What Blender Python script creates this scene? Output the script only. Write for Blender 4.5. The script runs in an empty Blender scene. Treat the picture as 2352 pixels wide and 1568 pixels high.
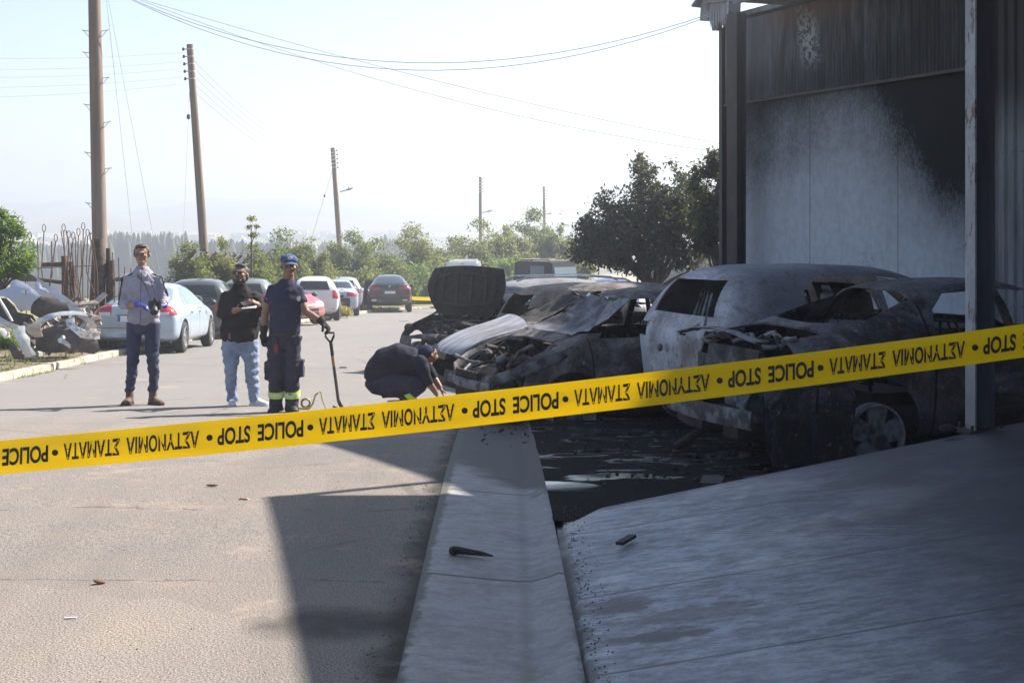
import bpy, bmesh, math, random
import numpy as np
from mathutils import Vector, Matrix, Euler
from mathutils import noise as mnoise
R = math.radians
SC = bpy.context.scene
random.seed(7)

# ------------------------------------------------------------------ camera, sky, sun, exposure
CAMH = 1.70
cam = bpy.data.cameras.new('camera'); camo = bpy.data.objects.new('camera', cam)
SC.collection.objects.link(camo); SC.camera = camo
cam.lens = 50; cam.sensor_width = 36; cam.sensor_fit = 'HORIZONTAL'
camo.location = (0, 0, CAMH); camo.rotation_euler = (R(90), 0, 0)
cam.shift_y = -264/2352.0            # horizon sits in the upper third, verticals stay upright
cam.clip_start = 0.1; cam.clip_end = 9000

SUNV = Vector((0.895, 0.586, 1.0)).normalized()     # towards the sun
sun_el = math.asin(SUNV.z); sun_az = math.atan2(SUNV.x, SUNV.y)
world = bpy.data.worlds.new('World'); SC.world = world; world.use_nodes = True
wn = world.node_tree; wn.nodes.clear()
sky = wn.nodes.new('ShaderNodeTexSky'); sky.sky_type = 'NISHITA'; sky.sun_disc = False
sky.sun_elevation = sun_el; sky.sun_rotation = sun_az
sky.air_density = 1.0; sky.dust_density = 1.2; sky.ozone_density = 1.0
bg = wn.nodes.new('ShaderNodeBackground'); bg.inputs[1].default_value = 0.070
wo = wn.nodes.new('ShaderNodeOutputWorld')
wn.links.new(sky.outputs[0], bg.inputs[0]); wn.links.new(bg.outputs[0], wo.inputs[0])
sun = bpy.data.lights.new('sun', 'SUN'); suno = bpy.data.objects.new('sun', sun)
SC.collection.objects.link(suno); sun.energy = 5.0; sun.angle = R(0.6); sun.color = (1.0, 0.92, 0.83)
suno.rotation_euler = SUNV.to_track_quat('Z', 'Y').to_euler(); suno.location = (30, 20, 40)
SC.view_settings.view_transform = 'Standard'; SC.view_settings.look = 'None'
SC.view_settings.exposure = 1.50; SC.view_settings.gamma = 1
SC.cycles.use_denoising = True
SC.cycles.max_bounces = 6; SC.cycles.diffuse_bounces = 3; SC.cycles.glossy_bounces = 3
SC.cycles.transmission_bounces = 4; SC.cycles.transparent_max_bounces = 6; SC.cycles.volume_bounces = 0
SC.cycles.caustics_reflective = False; SC.cycles.caustics_refractive = False

# ------------------------------------------------------------------ helpers
FPX = 3267.0
def Wp(px, py, Y):
    """pixel of the photograph (2352 wide) at distance Y -> world point"""
    return Vector(((px-1176)/FPX*Y, Y, CAMH-(py-520)/FPX*Y))
GP = [(-60,0),(8,0),(10,-.03),(13,-.17),(16.5,-.42),(22,-.66),(30,-.94),(45,-1.46),(61,-2.04),(75,-2.5),(90,-3.2),
      (130,-6),(200,-10),(300,-12.5),(450,-11),(700,-6),(1050,-2),(1600,0)]
GX = np.array([a for a, b in GP], float); GZ = np.array([b for a, b in GP], float)
def g(Y):
    k = 1.2 if Y < 80 else 8.0
    return float((np.interp(Y-k, GX, GZ)+np.interp(Y, GX, GZ)*2+np.interp(Y+k, GX, GZ))/4)
def gpt(px, py):
    """pixel -> point on the ground"""
    Y = 10.0
    for _ in range(40):
        Y = (CAMH-g(Y))*FPX/max(5.0, py-520)*.5+Y*.5
    return Vector(((px-1176)/FPX*Y, Y, g(Y)))

def link(o, parent=None):
    SC.collection.objects.link(o)
    if parent is not None: o.parent = parent
    return o
def tag(o, label=None, cat=None, group=None, kind=None):
    if label: o['label'] = label
    if cat: o['category'] = cat
    if group: o['group'] = group
    if kind: o['kind'] = kind
    return o
def thing(name, label, cat, loc=(0,0,0), rz=0, group=None):
    o = bpy.data.objects.new(name, None); link(o); o.location = loc; o.rotation_euler = (0,0,rz)
    o.empty_display_size = .2
    return tag(o, label, cat, group)

class MB:
    def __init__(s): s.v = []; s.f = []; s.m = []
    def add(s, vs, fs, m=0):
        b = len(s.v); s.v += [tuple(v) for v in vs]; s.f += [tuple(i+b for i in f) for f in fs]; s.m += [m]*len(fs); return s
    def box(s, c, d, rot=None, m=0, taper=1.0):
        hx, hy, hz = d[0]/2, d[1]/2, d[2]/2
        vs = []
        for z in (-1, 1):
            k = taper if z > 0 else 1
            for x, y in ((-1,-1),(1,-1),(1,1),(-1,1)):
                v = Vector((x*hx*k, y*hy*k, z*hz))
                if rot is not None: v = rot @ v
                vs.append(v+Vector(c))
        return s.add(vs, [(3,2,1,0),(4,5,6,7),(0,1,5,4),(1,2,6,5),(2,3,7,6),(3,0,4,7)], m)
    def tube(s, pts, rads, n=8, m=0, caps=True, ref=None):
        """rads: float, list of floats or list of (a,b); ref: direction of the first axis"""
        pts = [Vector(p) for p in pts]; N = len(pts)
        if isinstance(rads, (int, float)): rads = [rads]*N
        vs = []; prev = None
        for i, p in enumerate(pts):
            t = (pts[min(i+1, N-1)]-pts[max(i-1, 0)])
            if t.length < 1e-9: t = Vector((0,0,1))
            t.normalize()
            if prev is None:
                a = Vector(ref) if ref is not None else (Vector((1,0,0)) if abs(t.x) < .9 else Vector((0,1,0)))
            else: a = Vector(ref) if ref is not None else prev
            a = a-t*a.dot(t)
            if a.length < 1e-6: a = Vector((0,1,0))-t*t.y
            a.normalize(); prev = a; b = t.cross(a)
            r = rads[i]; ra, rb = (r, r) if isinstance(r, (int, float)) else r
            for k in range(n):
                th = 2*math.pi*k/n
                vs.append(p+a*(ra*math.cos(th))+b*(rb*math.sin(th)))
        fs = [(i*n+k, i*n+(k+1)%n, (i+1)*n+(k+1)%n, (i+1)*n+k) for i in range(N-1) for k in range(n)]
        if caps: fs += [tuple(reversed(range(n))), tuple((N-1)*n+k for k in range(n))]
        return s.add(vs, fs, m)
    def ell(s, c, r, rot=None, nu=16, nv=10, m=0):
        c = Vector(c); vs = []; 
        if isinstance(r, (int, float)): r = (r, r, r)
        def P(x, y, z):
            v = Vector((x*r[0], y*r[1], z*r[2]))
            if rot is not None: v = rot @ v
            return c+v
        vs.append(P(0,0,-1))
        for j in range(1, nv):
            ph = -math.pi/2+math.pi*j/nv
            for i in range(nu):
                th = 2*math.pi*i/nu
                vs.append(P(math.cos(ph)*math.cos(th), math.cos(ph)*math.sin(th), math.sin(ph)))
        vs.append(P(0,0,1)); top = len(vs)-1; fs = []
        for i in range(nu):
            fs.append((0, 1+(i+1)%nu, 1+i)); fs.append((top, top-nu+i, top-nu+(i+1)%nu))
        for j in range(nv-2):
            for i in range(nu):
                a = 1+j*nu+i; b = 1+j*nu+(i+1)%nu
                fs.append((a, b, b+nu, a+nu))
        return s.add(vs, fs, m)
    def lathe(s, prof, n=24, axis='y', c=(0,0,0), m=0, closed=False):
        """prof: (radius, offset along axis)"""
        vs = []; c = Vector(c)
        for r, h in prof:
            for k in range(n):
                th = 2*math.pi*k/n; a, b = r*math.cos(th), r*math.sin(th)
                vs.append(c+(Vector((a, h, b)) if axis == 'y' else Vector((a, b, h)) if axis == 'z' else Vector((h, a, b))))
        fs = [(i*n+k, i*n+(k+1)%n, (i+1)*n+(k+1)%n, (i+1)*n+k) for i in range(len(prof)-1) for k in range(n)]
        if closed: fs += [((len(prof)-1)*n+k, (len(prof)-1)*n+(k+1)%n, (k+1)%n, k) for k in range(n)]
        return s.add(vs, fs, m)
    def prism(s, poly, y0, y1, axis='y', m=0):
        """poly: 2-D outline, extruded along an axis. 'y': (x,z)  'x': (y,z)  'z': (x,y)"""
        def P(a, b, h): return (a,h,b) if axis == 'y' else (h,a,b) if axis == 'x' else (a,b,h)
        n = len(poly); vs = [P(a,b,y0) for a,b in poly]+[P(a,b,y1) for a,b in poly]
        fs = [tuple(range(n)), tuple(reversed(range(n, 2*n)))]+[(i, n+i, n+(i+1)%n, (i+1)%n) for i in range(n)]
        return s.add(vs, fs, m)
    def quad(s, a, b, c, d, m=0): return s.add([a,b,c,d], [(0,1,2,3)], m)
    def mesh(s, name='mesh', fixn=True):
        me = bpy.data.meshes.new(name); me.from_pydata([tuple(v) for v in s.v], [], s.f)
        for p, m in zip(me.polygons, s.m): p.material_index = m
        if fixn:
            bm = bmesh.new(); bm.from_mesh(me); bmesh.ops.recalc_face_normals(bm, faces=bm.faces); bm.to_mesh(me); bm.free()
        return me
    def build(s, name, mats, parent=None, smooth=None, bevel=0, fixn=True):
        return mobj(name, s.mesh(name, fixn), mats, parent, smooth, bevel)

def mobj(name, me, mats, parent=None, smooth=None, bevel=0):
    if not isinstance(mats, (list, tuple)): mats = [mats]
    me.materials.clear()
    for m in mats: me.materials.append(m)
    o = bpy.data.objects.new(name, me); link(o, parent)
    if bevel:
        bm = bmesh.new(); bm.from_mesh(me)
        bmesh.ops.bevel(bm, geom=[e for e in bm.edges if len(e.link_faces) == 2 and e.calc_face_angle(0) > .5], offset=bevel, segments=2, affect='EDGES', clamp_overlap=True)
        bm.to_mesh(me); bm.free()
    if smooth: smoothby(me, smooth)
    return o
def smoothby(me, ang):
    me.shade_smooth()
    try: me.set_sharp_from_angle(angle=R(ang))
    except Exception: pass
def evaluated(me, mods):
    """apply modifiers [(type, {props})] to a mesh and return the result"""
    o = bpy.data.objects.new('tmp', me); SC.collection.objects.link(o)
    for t, pr in mods:
        md = o.modifiers.new(t, t)
        for k, v in pr.items(): setattr(md, k, v)
    dg = bpy.context.evaluated_depsgraph_get(); dg.update()
    r = bpy.data.meshes.new_from_object(o.evaluated_get(dg), depsgraph=dg)
    bpy.data.objects.remove(o)
    return r
def boolean(a, b, op):
    ob = bpy.data.objects.new('cut', b); SC.collection.objects.link(ob)
    r = evaluated(a, [('BOOLEAN', dict(operation=op, object=ob, solver='EXACT'))])
    bpy.data.objects.remove(ob)
    return r
def copy_tree(o, parent=None):
    c = o.copy(); SC.collection.objects.link(c)
    if parent is not None: c.parent = parent
    for ch in list(o.children): copy_tree(ch, c)
    return c

# ------------------------------------------------------------------ materials
class NT:
    def __init__(s, name):
        s.m = bpy.data.materials.new(name); s.m.use_nodes = True; s.t = s.m.node_tree; s.t.nodes.clear()
        s.out = s.n('OutputMaterial')
    def n(s, t, **kw):
        nd = s.t.nodes.new('ShaderNode'+t)
        for k, v in kw.items(): setattr(nd, k, v)
        return nd
    def put(s, sock, v):
        if isinstance(v, bpy.types.NodeSocket): s.t.links.new(v, sock)
        elif v is not None:
            if isinstance(v, (tuple, list)) and len(v) == 3 and sock.type == 'RGBA': v = (*v, 1)
            sock.default_value = v
    def coord(s, kind='Object', scale=None):
        c = s.n('TexCoord').outputs[kind]
        if scale is not None:
            mp = s.n('Mapping'); s.put(mp.inputs[0], c); mp.inputs['Scale'].default_value = scale; c = mp.outputs[0]
        return c
    def noise(s, scale=5, detail=4, rough=.6, vec=None, dist=0, out=0):
        nd = s.n('TexNoise'); nd.inputs['Scale'].default_value = scale; nd.inputs['Detail'].default_value = detail
        nd.inputs['Roughness'].default_value = rough; nd.inputs['Distortion'].default_value = dist
        s.put(nd.inputs['Vector'], vec if vec is not None else s.coord()); return nd.outputs[out]
    def voro(s, scale=5, vec=None, feature='F1', out='Distance'):
        nd = s.n('TexVoronoi', feature=feature); nd.inputs['Scale'].default_value = scale
        s.put(nd.inputs['Vector'], vec if vec is not None else s.coord()); return nd.outputs[out]
    def math(s, op, a, b=None, c=None, clamp=False):
        nd = s.n('Math', operation=op); nd.use_clamp = clamp; s.put(nd.inputs[0], a); s.put(nd.inputs[1], b)
        if c is not None: s.put(nd.inputs[2], c)
        return nd.outputs[0]
    def step(s, v, a, b, lo=0.0, hi=1.0):
        nd = s.n('MapRange', interpolation_type='SMOOTHSTEP'); s.put(nd.inputs[0], v)
        nd.inputs[1].default_value = a; nd.inputs[2].default_value = b; nd.inputs[3].default_value = lo; nd.inputs[4].default_value = hi
        return nd.outputs[0]
    def mix(s, f, a, b, mode='MIX'):
        nd = s.n('Mix', data_type='RGBA', blend_type=mode); s.put(nd.inputs[0], f); s.put(nd.inputs[6], a); s.put(nd.inputs[7], b)
        return nd.outputs[2]
    def sep(s, v=None):
        nd = s.n('SeparateXYZ'); s.put(nd.inputs[0], v if v is not None else s.coord()); return nd.outputs
    def curve(s, v, pts):
        """piecewise-linear curve through points with x and y in 0..1"""
        nd = s.n('ValToRGB'); el = nd.color_ramp.elements
        while len(el) > 1: el.remove(el[-1])
        el[0].position = pts[0][0]; el[0].color = (pts[0][1],)*3+(1,)
        for x, y in pts[1:]:
            e = el.new(x); e.color = (y, y, y, 1)
        s.put(nd.inputs[0], v); return nd.outputs[0]
    def bump(s, h, st=.3, d=.02, normal=None):
        nd = s.n('Bump'); s.put(nd.inputs['Strength'], st); nd.inputs['Distance'].default_value = d
        s.put(nd.inputs['Height'], h)
        if normal is not None: s.put(nd.inputs['Normal'], normal)
        return nd.outputs[0]
    def bsdf(s, col, rough=.6, metal=0, nrm=None, spec=.5, coat=0, coatr=.05, **kw):
        b = s.n('BsdfPrincipled'); s.put(b.inputs['Base Color'], col); s.put(b.inputs['Roughness'], rough)
        s.put(b.inputs['Metallic'], metal); s.put(b.inputs['Specular IOR Level'], spec)
        if nrm is not None: s.put(b.inputs['Normal'], nrm)
        if coat: b.inputs['Coat Weight'].default_value = coat; b.inputs['Coat Roughness'].default_value = coatr
        for k, v in kw.items(): s.put(b.inputs[k.replace('_', ' ')], v)
        return b.outputs[0]
    def done(s, sh):
        s.t.links.new(sh, s.out.inputs[0]); return s.m

def simple(name, c, rough=.6, metal=0, c2=None, scale=6, bump=0, bscale=40, spec=.5, coat=0, lo=.35, hi=.65, stretch=None, bd=.01):
    t = NT(name); co = t.coord('Object', stretch) if stretch else t.coord()
    f = t.step(t.noise(scale, 5, .65, co), lo, hi)
    col = t.mix(f, c, c2 if c2 is not None else tuple(x*.8 for x in c))
    nrm = t.bump(t.noise(bscale, 4, .6, co), bump, bd) if bump else None
    return t.done(t.bsdf(col, rough, metal, nrm, spec, coat))
# ------------------------------------------------------------------ the ground, road, kerb, gutter, driveway
def strip_mesh(rows):
    """rows: list of lists of points -> grid sheet"""
    b = MB(); n = len(rows[0])
    for r in rows: b.v += [tuple(p) for p in r]
    b.f = [(i*n+k, i*n+k+1, (i+1)*n+k+1, (i+1)*n+k) for i in range(len(rows)-1) for k in range(n-1)]
    b.m = [0]*len(b.f); return b
KERB = [(-7.5,-8),(-7.6,0),(-7.7,12),(-7.7,21.3),(-7.85,26.6),(-7.95,37.7),(-7.1,49),(-6.6,60),(-5.7,66),(-3.8,70.3),(0,72.3),(8,73.3),(22,74)]
def kerbX(Y): return float(np.interp(Y, [p[1] for p in KERB], [p[0] for p in KERB]))

def m_asphalt():
    t = NT('asphalt'); x, y, z = t.sep()
    big = t.noise(.35, 4, .6); mid = t.noise(2.2, 5, .65); fine = t.noise(95, 3, .8); agg = t.voro(120)
    c = t.mix(t.step(big, .35, .7), (.30,.262,.228), (.25,.232,.215))
    c = t.mix(t.step(mid, .42, .75, 0, .55), c, (.35,.29,.235))
    c = t.mix(t.step(fine, .36, .60), t.mix(.8, c, (.03,.027,.025)), c)
    tr = t.noise(.55, 4, .6, t.coord('Object', (1.6, .12, 1))); c = t.mix(t.step(tr, .5, .68, 0, .35), c, (.12,.105,.095))
    pt = t.voro(.33, t.coord('Object', (1, .7, 1)), out='Color'); c = t.mix(t.step(t.sep(pt)[0], .7, .75, 0, .22), c, (.11,.10,.095))
    c = t.mix(t.step(agg, .02, .22, .55, 0), c, (.50,.46,.42))
    grit = t.voro(38); c = t.mix(t.step(grit, .04, .12, .7, 0), c, (.07,.055,.045))
    # older grey patch further up the road, darker seam towards the gutter
    c = t.mix(t.step(y, 11, 19, 0, .75), c, (.19,.185,.18))
    edge = t.math('ADD', x, t.math('MULTIPLY', t.noise(3.5, 4), .22))
    c = t.mix(t.step(edge, -.52, -.33, 0, .93), c, (.028,.026,.018))
    # oil stain by the gutter
    ex = t.math('SUBTRACT', x, -.78); ey = t.math('SUBTRACT', y, 6.1)
    d = t.math('ADD', t.math('MULTIPLY', t.math('MULTIPLY', ex, ex), 6.0), t.math('MULTIPLY', t.math('MULTIPLY', ey, ey), 9.0))
    d = t.math('ADD', d, t.math('MULTIPLY', t.noise(6, 4), .9))
    c = t.mix(t.step(d, .35, 1.5, .8, 0), c, (.03,.027,.025))
    # straight cracks across the road
    wob = t.math('ADD', t.math('MULTIPLY', t.math('SUBTRACT', t.noise(.7, 6, .7), .5), .7), t.math('MULTIPLY', t.math('SUBTRACT', t.noise(9, 4, .7), .5), .05))
    brk = t.step(t.noise(1.7, 3, .6), .42, .55)
    for yc, sl in ((6.85, .02), (8.55, -.03), (14.2, .03), (21.6, .02), (32, 0)):
        v = t.math('ABSOLUTE', t.math('SUBTRACT', t.math('ADD', y, wob), t.math('ADD', t.math('MULTIPLY', x, sl), yc)))
        wide = .006+yc*.0011
        c = t.mix(t.math('MULTIPLY', t.step(v, wide*.3, wide*1.6, .62, 0), brk), c, (.05,.042,.035))
    vc = t.voro(.42, t.mix(.12, t.coord(), t.noise(2.5, 4, .6, out=1)), 'DISTANCE_TO_EDGE'); c = t.mix(t.math('MULTIPLY', t.step(vc, .003, .012, .5, 0), t.step(t.noise(.5, 2), .5, .62)), c, (.06,.05,.042))
    ds = t.noise(1.3, 6, .75); c = t.mix(t.step(ds, .56, .7, 0, .4), c, (.40,.30,.23)); sp_ = t.noise(4.5, 5, .7); c = t.mix(t.step(sp_, .66, .72, 0, .5), c, (.08,.07,.065))
    h = t.math('ADD', t.math('MULTIPLY', fine, .6), t.math('MULTIPLY', agg, .8))
    return t.done(t.bsdf(c, .9, 0, t.bump(h, .7, .006), .25))
def m_concrete(name, kind):
    t = NT(name); x, y, z = t.sep()
    broom = t.noise(7, 8, .82, t.coord('Object', (.9, 1.9, 1)), dist=.25); big = t.noise(1.1, 5, .65); fine = t.noise(60, 3, .7)
    base, dk = ((.31,.335,.38), (.12,.125,.14)) if kind == 'apron' else ((.29,.285,.28), (.20,.195,.19))
    c = t.mix(t.step(broom, .38, .62), dk, base); blo = t.noise(3.1, 6, .75); c = t.mix(t.step(blo, .50, .64, 0, .55), c, tuple(k*.45 for k in base))
    st2 = t.noise(26, 4, .8, t.coord('Object', (.6, 2.0, 1))); c = t.mix(t.step(st2, .60, .66, 0, .7), c, (.09,.085,.085)); hl_ = t.noise(11, 5, .8, t.coord('Object', (.35, 2.6, 1))); c = t.mix(t.step(hl_, .58, .68, 0, .45), c, tuple(min(.6, k*1.35) for k in base)); mk_ = t.noise(17, 5, .85, t.coord('Object', (.3, 2.2, 1))); c = t.mix(t.step(mk_, .62, .68, 0, .6), c, (.07,.065,.065))
    c = t.mix(t.step(big, .48, .78, 0, .5), c, tuple(k*.5 for k in base))
    c = t.mix(t.step(fine, .3, .5, .35, 0), c, (.1,.1,.1))
    spots = t.voro(7.5); c = t.mix(t.step(spots, .03, .055, .8, 0), c, (.05,.05,.055))
    if kind == 'apron':
        wob = t.math('MULTIPLY', t.math('SUBTRACT', t.noise(2.2, 4), .5), .03)
        for yc in (5.33, 6.44, 7.76):
            v = t.math('ABSOLUTE', t.math('SUBTRACT', t.math('ADD', y, wob), t.math('ADD', t.math('MULTIPLY', x, .085), yc)))
            c = t.mix(t.step(v, .004, .016, .85, 0), c, (.045,.045,.05))
        # dirt filled broken edge along the gutter
        e = t.math('ADD', x, t.math('MULTIPLY', t.noise(4, 6, .75), -.30))
        c = t.mix(t.step(e, .13, .20, .95, 0), c, (.05,.046,.042))
        for cx, cy, ax, ay, k in ((.60,5.75,7,45,.92), (.48,6.25,10,18,.9), (.75,6.0,3,30,.6), (1.9,7.2,1.2,14,.6), (2.3,8.1,.8,9,.5), (2.9,7.0,.9,12,.45)):
            ex = t.math('SUBTRACT', x, cx); ey = t.math('SUBTRACT', y, cy)
            d = t.math('ADD', t.math('MULTIPLY', t.math('MULTIPLY', ex, ex), ax), t.math('MULTIPLY', t.math('MULTIPLY', ey, ey), ay))
            d = t.math('ADD', d, t.math('MULTIPLY', broom, 1.7))
            c = t.mix(t.step(d, .95, 1.35, k, 0), c, (.07,.062,.06))
        # long diagonal scrape marks
        for k0, sl, x0, x1 in ((8.02,-.62,.9,1.9), (8.06,-.62,1.0,2.0), (7.92,-.60,1.3,2.1), (8.1,-.60,1.75,2.7), (8.18,-.61,1.8,2.7), (9.2,-.55,1.6,2.6)):
            v = t.math('ABSOLUTE', t.math('SUBTRACT', y, t.math('ADD', t.math('MULTIPLY', x, sl), k0)))
            inside = t.math('MULTIPLY', t.step(x, x0, x0+.1), t.step(x, x1-.1, x1, 1, 0))
            c = t.mix(t.math('MULTIPLY', t.step(v, .002, .011, .8, 0), inside), c, (.05,.05,.055))
        # soot washed over the far edge
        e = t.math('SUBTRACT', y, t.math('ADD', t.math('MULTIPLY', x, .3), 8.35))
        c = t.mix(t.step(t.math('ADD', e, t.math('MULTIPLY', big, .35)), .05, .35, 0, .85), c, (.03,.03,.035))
        e2 = t.math('ADD', x, t.math('MULTIPLY', big, .5))  # shade deepening to the right under the canopy, painted into the slab colour
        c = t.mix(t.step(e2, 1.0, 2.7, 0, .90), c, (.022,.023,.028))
    else:
        wob = t.math('MULTIPLY', t.math('SUBTRACT', t.noise(3, 4), .5), .05)
        for yc in (3.9, 6.94, 9.3, 12.0):
            v = t.math('ABSOLUTE', t.math('SUBTRACT', t.math('ADD', y, wob), yc))
            c = t.mix(t.step(v, .008, .022, .9, 0), c, (.04,.04,.04))
        v = t.math('ABSOLUTE', t.math('SUBTRACT', x, .06)); c = t.mix(t.step(v, .0, .05, .35, 0), c, (.1,.095,.09))
        e = t.math('ADD', y, t.math('MULTIPLY', t.noise(2.5, 5, .7), 1.6)); e = t.math('ADD', e, t.math('MULTIPLY', x, 2.2))
        c = t.mix(t.step(e, 10.0, 10.8, 0, .93), c, (.03,.028,.027))
        e = t.math('ADD', t.math('MULTIPLY', t.noise(9, 5, .7), .13), x)
        c = t.mix(t.step(e, -.365, -.33, .9, 0), c, (.06,.055,.04))
        c = t.mix(t.step(e, .31, .36, 0, .9), c, (.04,.037,.033))
    wet = t.step(t.noise(1.7, 3), .45, .7, .62, .42)
    return t.done(t.bsdf(c, wet if kind == 'apron' else .7, 0, t.bump(t.math('ADD', t.math('MULTIPLY', broom, .5), t.math('MULTIPLY', fine, .6)), .22, .004), .45))
def m_burnt_ground():
    t = NT('burnt_ground'); x, y, z = t.sep()
    n = t.noise(2.3, 6, .7); st = t.noise(5, 5, .7, t.coord('Object', (.5, 3, 1))); f = t.noise(45, 4, .75)
    c = t.mix(t.step(f, .4, .66), (.005,.005,.005), (.018,.016,.016))
    c = t.mix(t.step(st, .58, .74, 0, .4), c, (.06,.055,.055))
    pud = t.math('MULTIPLY', t.step(t.noise(1.35, 3, .5, t.coord('Object', (.8, 1.9, 1))), .51, .57), t.step(t.math('SUBTRACT', y, t.math('MULTIPLY', x, .35)), 9.0, 9.5))
    rough = t.mix(pud, (.95,.95,.95), (.04,.04,.04)); rough = t.step(rough, 0, 1)
    b = t.bump(t.math('ADD', f, n), t.math('MULTIPLY_ADD', pud, -.62, .65), .03)
    return t.done(t.bsdf(t.mix(pud, c, (.012,.011,.011)), rough, 0, b, t.math('MULTIPLY_ADD', pud, .5, .12)))
def m_dirt(name, c1, c2, c3, sc=1.0):
    t = NT(name); n = t.noise(.6*sc, 5, .7); f = t.noise(22, 5, .8); v = t.voro(30)
    c = t.mix(t.step(n, .4, .62), c1, c2); c = t.mix(t.step(f, .5, .7, 0, .7), c, c3)
    c = t.mix(t.step(v, .05, .2, .5, 0), c, tuple(k*1.5 for k in c1))
    return t.done(t.bsdf(c, .95, 0, t.bump(f, .8, .03), .2))
def m_plain():
    t = NT('plain'); v = t.voro(.011, t.coord('Object', (1, .35, 1)), out='Color'); n = t.noise(.02, 5, .7); n2 = t.noise(.09, 3, .7)
    s = t.sep(v)[0]
    c = t.mix(t.step(s, .25, .3), (.12,.14,.06), (.36,.29,.18)); c = t.mix(t.step(s, .6, .64), c, (.22,.19,.10)); c = t.mix(t.step(n, .5, .62, 0, .9), c, (.06,.08,.04))
    c = t.mix(t.step(n2, .64, .68, 0, .7), c, (.6,.58,.55))
    return t.done(t.bsdf(c, .95, 0, None, .1))
M_asph = m_asphalt()
# the ground: one sheet to the horizon
xs = sorted(set([-1400,-900,-500,-250,-120,-60,-30,-14,-8.5,-6,-3,0,3,6,9,12,16,22,30,60,120,250,500,900,1400]))
ys = [-60,-20,-8]+list(range(0,80,4))+[80,84,88,92,96,102,110,120,135,155,180,220,270,330,400,520,650,820,1000,1250,1500]
def gz(X, Y):
    d = 0
    if Y < 76 and -8.2 < X < 13: d = -.12
    return g(Y)+d+ (1.2*mnoise.noise(Vector((X*.004, Y*.004, 0)))*min(1, max(0, (Y-150)/300)))
strip = strip_mesh([[(X, Y, gz(X, Y)) for X in xs] for Y in ys])
tag(strip.build('ground', m_plain(), smooth=60), kind='structure')
# verge left of the kerb and round the bend
vr = []
for Y in np.arange(-8, 76, 1.0):
    kx = kerbX(Y)-.14
    vr.append([(kx-d, Y, g(Y)+.10+(.05*mnoise.noise(Vector((d, Y*.6, 3))) if d > 0 else 0)+(-.02*d if d > 12 else 0)) for d in (0,.3,.8,1.5,2.5,4,6,9,14,22,34)])
tag(strip_mesh(vr).build('verge', m_dirt('verge_dirt', (.20,.155,.11), (.12,.12,.055), (.07,.055,.04)), smooth=60), kind='structure')
vr = [[(X, (kerbY := float(np.interp(X, [p[0] for p in KERB[8:]], [p[1] for p in KERB[8:]])))+.14+d, g(kerbY+d)+.10) for X in np.linspace(-5.7, 40, 30)] for d in (0,.6,1.5,3,6,10)]
tag(strip_mesh(vr).build('far_verge', m_dirt('dry_grass_verge', (.26,.22,.10), (.16,.17,.06), (.10,.09,.05)), smooth=60), kind='structure')
# road
rr = []
for Y in list(np.arange(-8, 24.01, .5))+[24.1]+list(np.arange(24.5, 74, .75)):
    a = kerbX(Y); b = -.43-.008*(Y-5.3) if Y < 24.05 else 18.0
    if Y > 66: a = float(np.interp(Y, [66,70.3,72.3,73.3,74], [-5.7,-3.8,0,8,17]))
    rr.append([(a+(b-a)*k/14, Y, g(Y)+.0) for k in range(15)])
tag(strip_mesh(rr).build('road', M_asph, smooth=60), kind='structure')
# kerb: a real 10 cm step
def kerb_mesh(pts, w=.15, h=.11):
    b = MB(); P = []
    for i in range(len(pts)-1):
        n = max(1, int(math.dist(pts[i], pts[i+1])/1.0))
        for k in range(n): P.append((pts[i][0]+(pts[i+1][0]-pts[i][0])*k/n, pts[i][1]+(pts[i+1][1]-pts[i][1])*k/n))
    P.append(pts[-1]); rows = []
    for i, p in enumerate(P):
        a = P[max(0,i-1)]; c = P[min(len(P)-1,i+1)]; d = Vector((c[0]-a[0], c[1]-a[1])).normalized(); nx, ny = -d.y, d.x
        z = g(p[1]); j = .006*mnoise.noise(Vector((p[0], p[1]*2, 0)))
        rows.append([(p[0]+nx*o, p[1]+ny*o, z+q+j) for o, q in ((-.005,-.05),(.005,h-.015),(.02,h),(w-.01,h),(w,h-.05))])
    return strip_mesh(rows)
tK = NT('kerb_concrete'); kn = tK.noise(3, 5, .7); ky = tK.sep()[1]
kc = tK.mix(tK.step(kn, .4, .65), (.42,.38,.31), (.27,.24,.19))
kc = tK.mix(tK.step(tK.math('FRACT', ky), .02, .05, .8, 0), kc, (.06,.05,.04))
M_kerb = tK.done(tK.bsdf(kc, .9, 0, tK.bump(tK.noise(30, 4), .4, .01), .2))
tag(kerb_mesh(KERB).build('kerb', M_kerb, smooth=40), kind='structure')
# wide V gutter
rows = []
for Y in np.arange(-8, 24.01, .25):
    l = -.43-.008*(Y-5.3); r = .274-.0115*(Y-5.3); z = g(Y); j = lambda k: .004*mnoise.noise(Vector((k, Y*1.7, 5)))
    rows.append([(l-.012, Y, z-.06), (l, Y, z+.006+j(1)), (l+.04, Y, z+.010), ((l+.06)/2-.02, Y, z-.008), (.03, Y, z-.030), (.09, Y, z-.030), ((r+.06)/2+.02, Y, z-.008), (r-.03, Y, z+.012), (r, Y, z+.008+j(2)), (r+.012, Y, z-.05)])
tag(strip_mesh(rows).build('gutter', m_concrete('gutter_concrete', 'gutter'), smooth=60), kind='structure')
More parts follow.
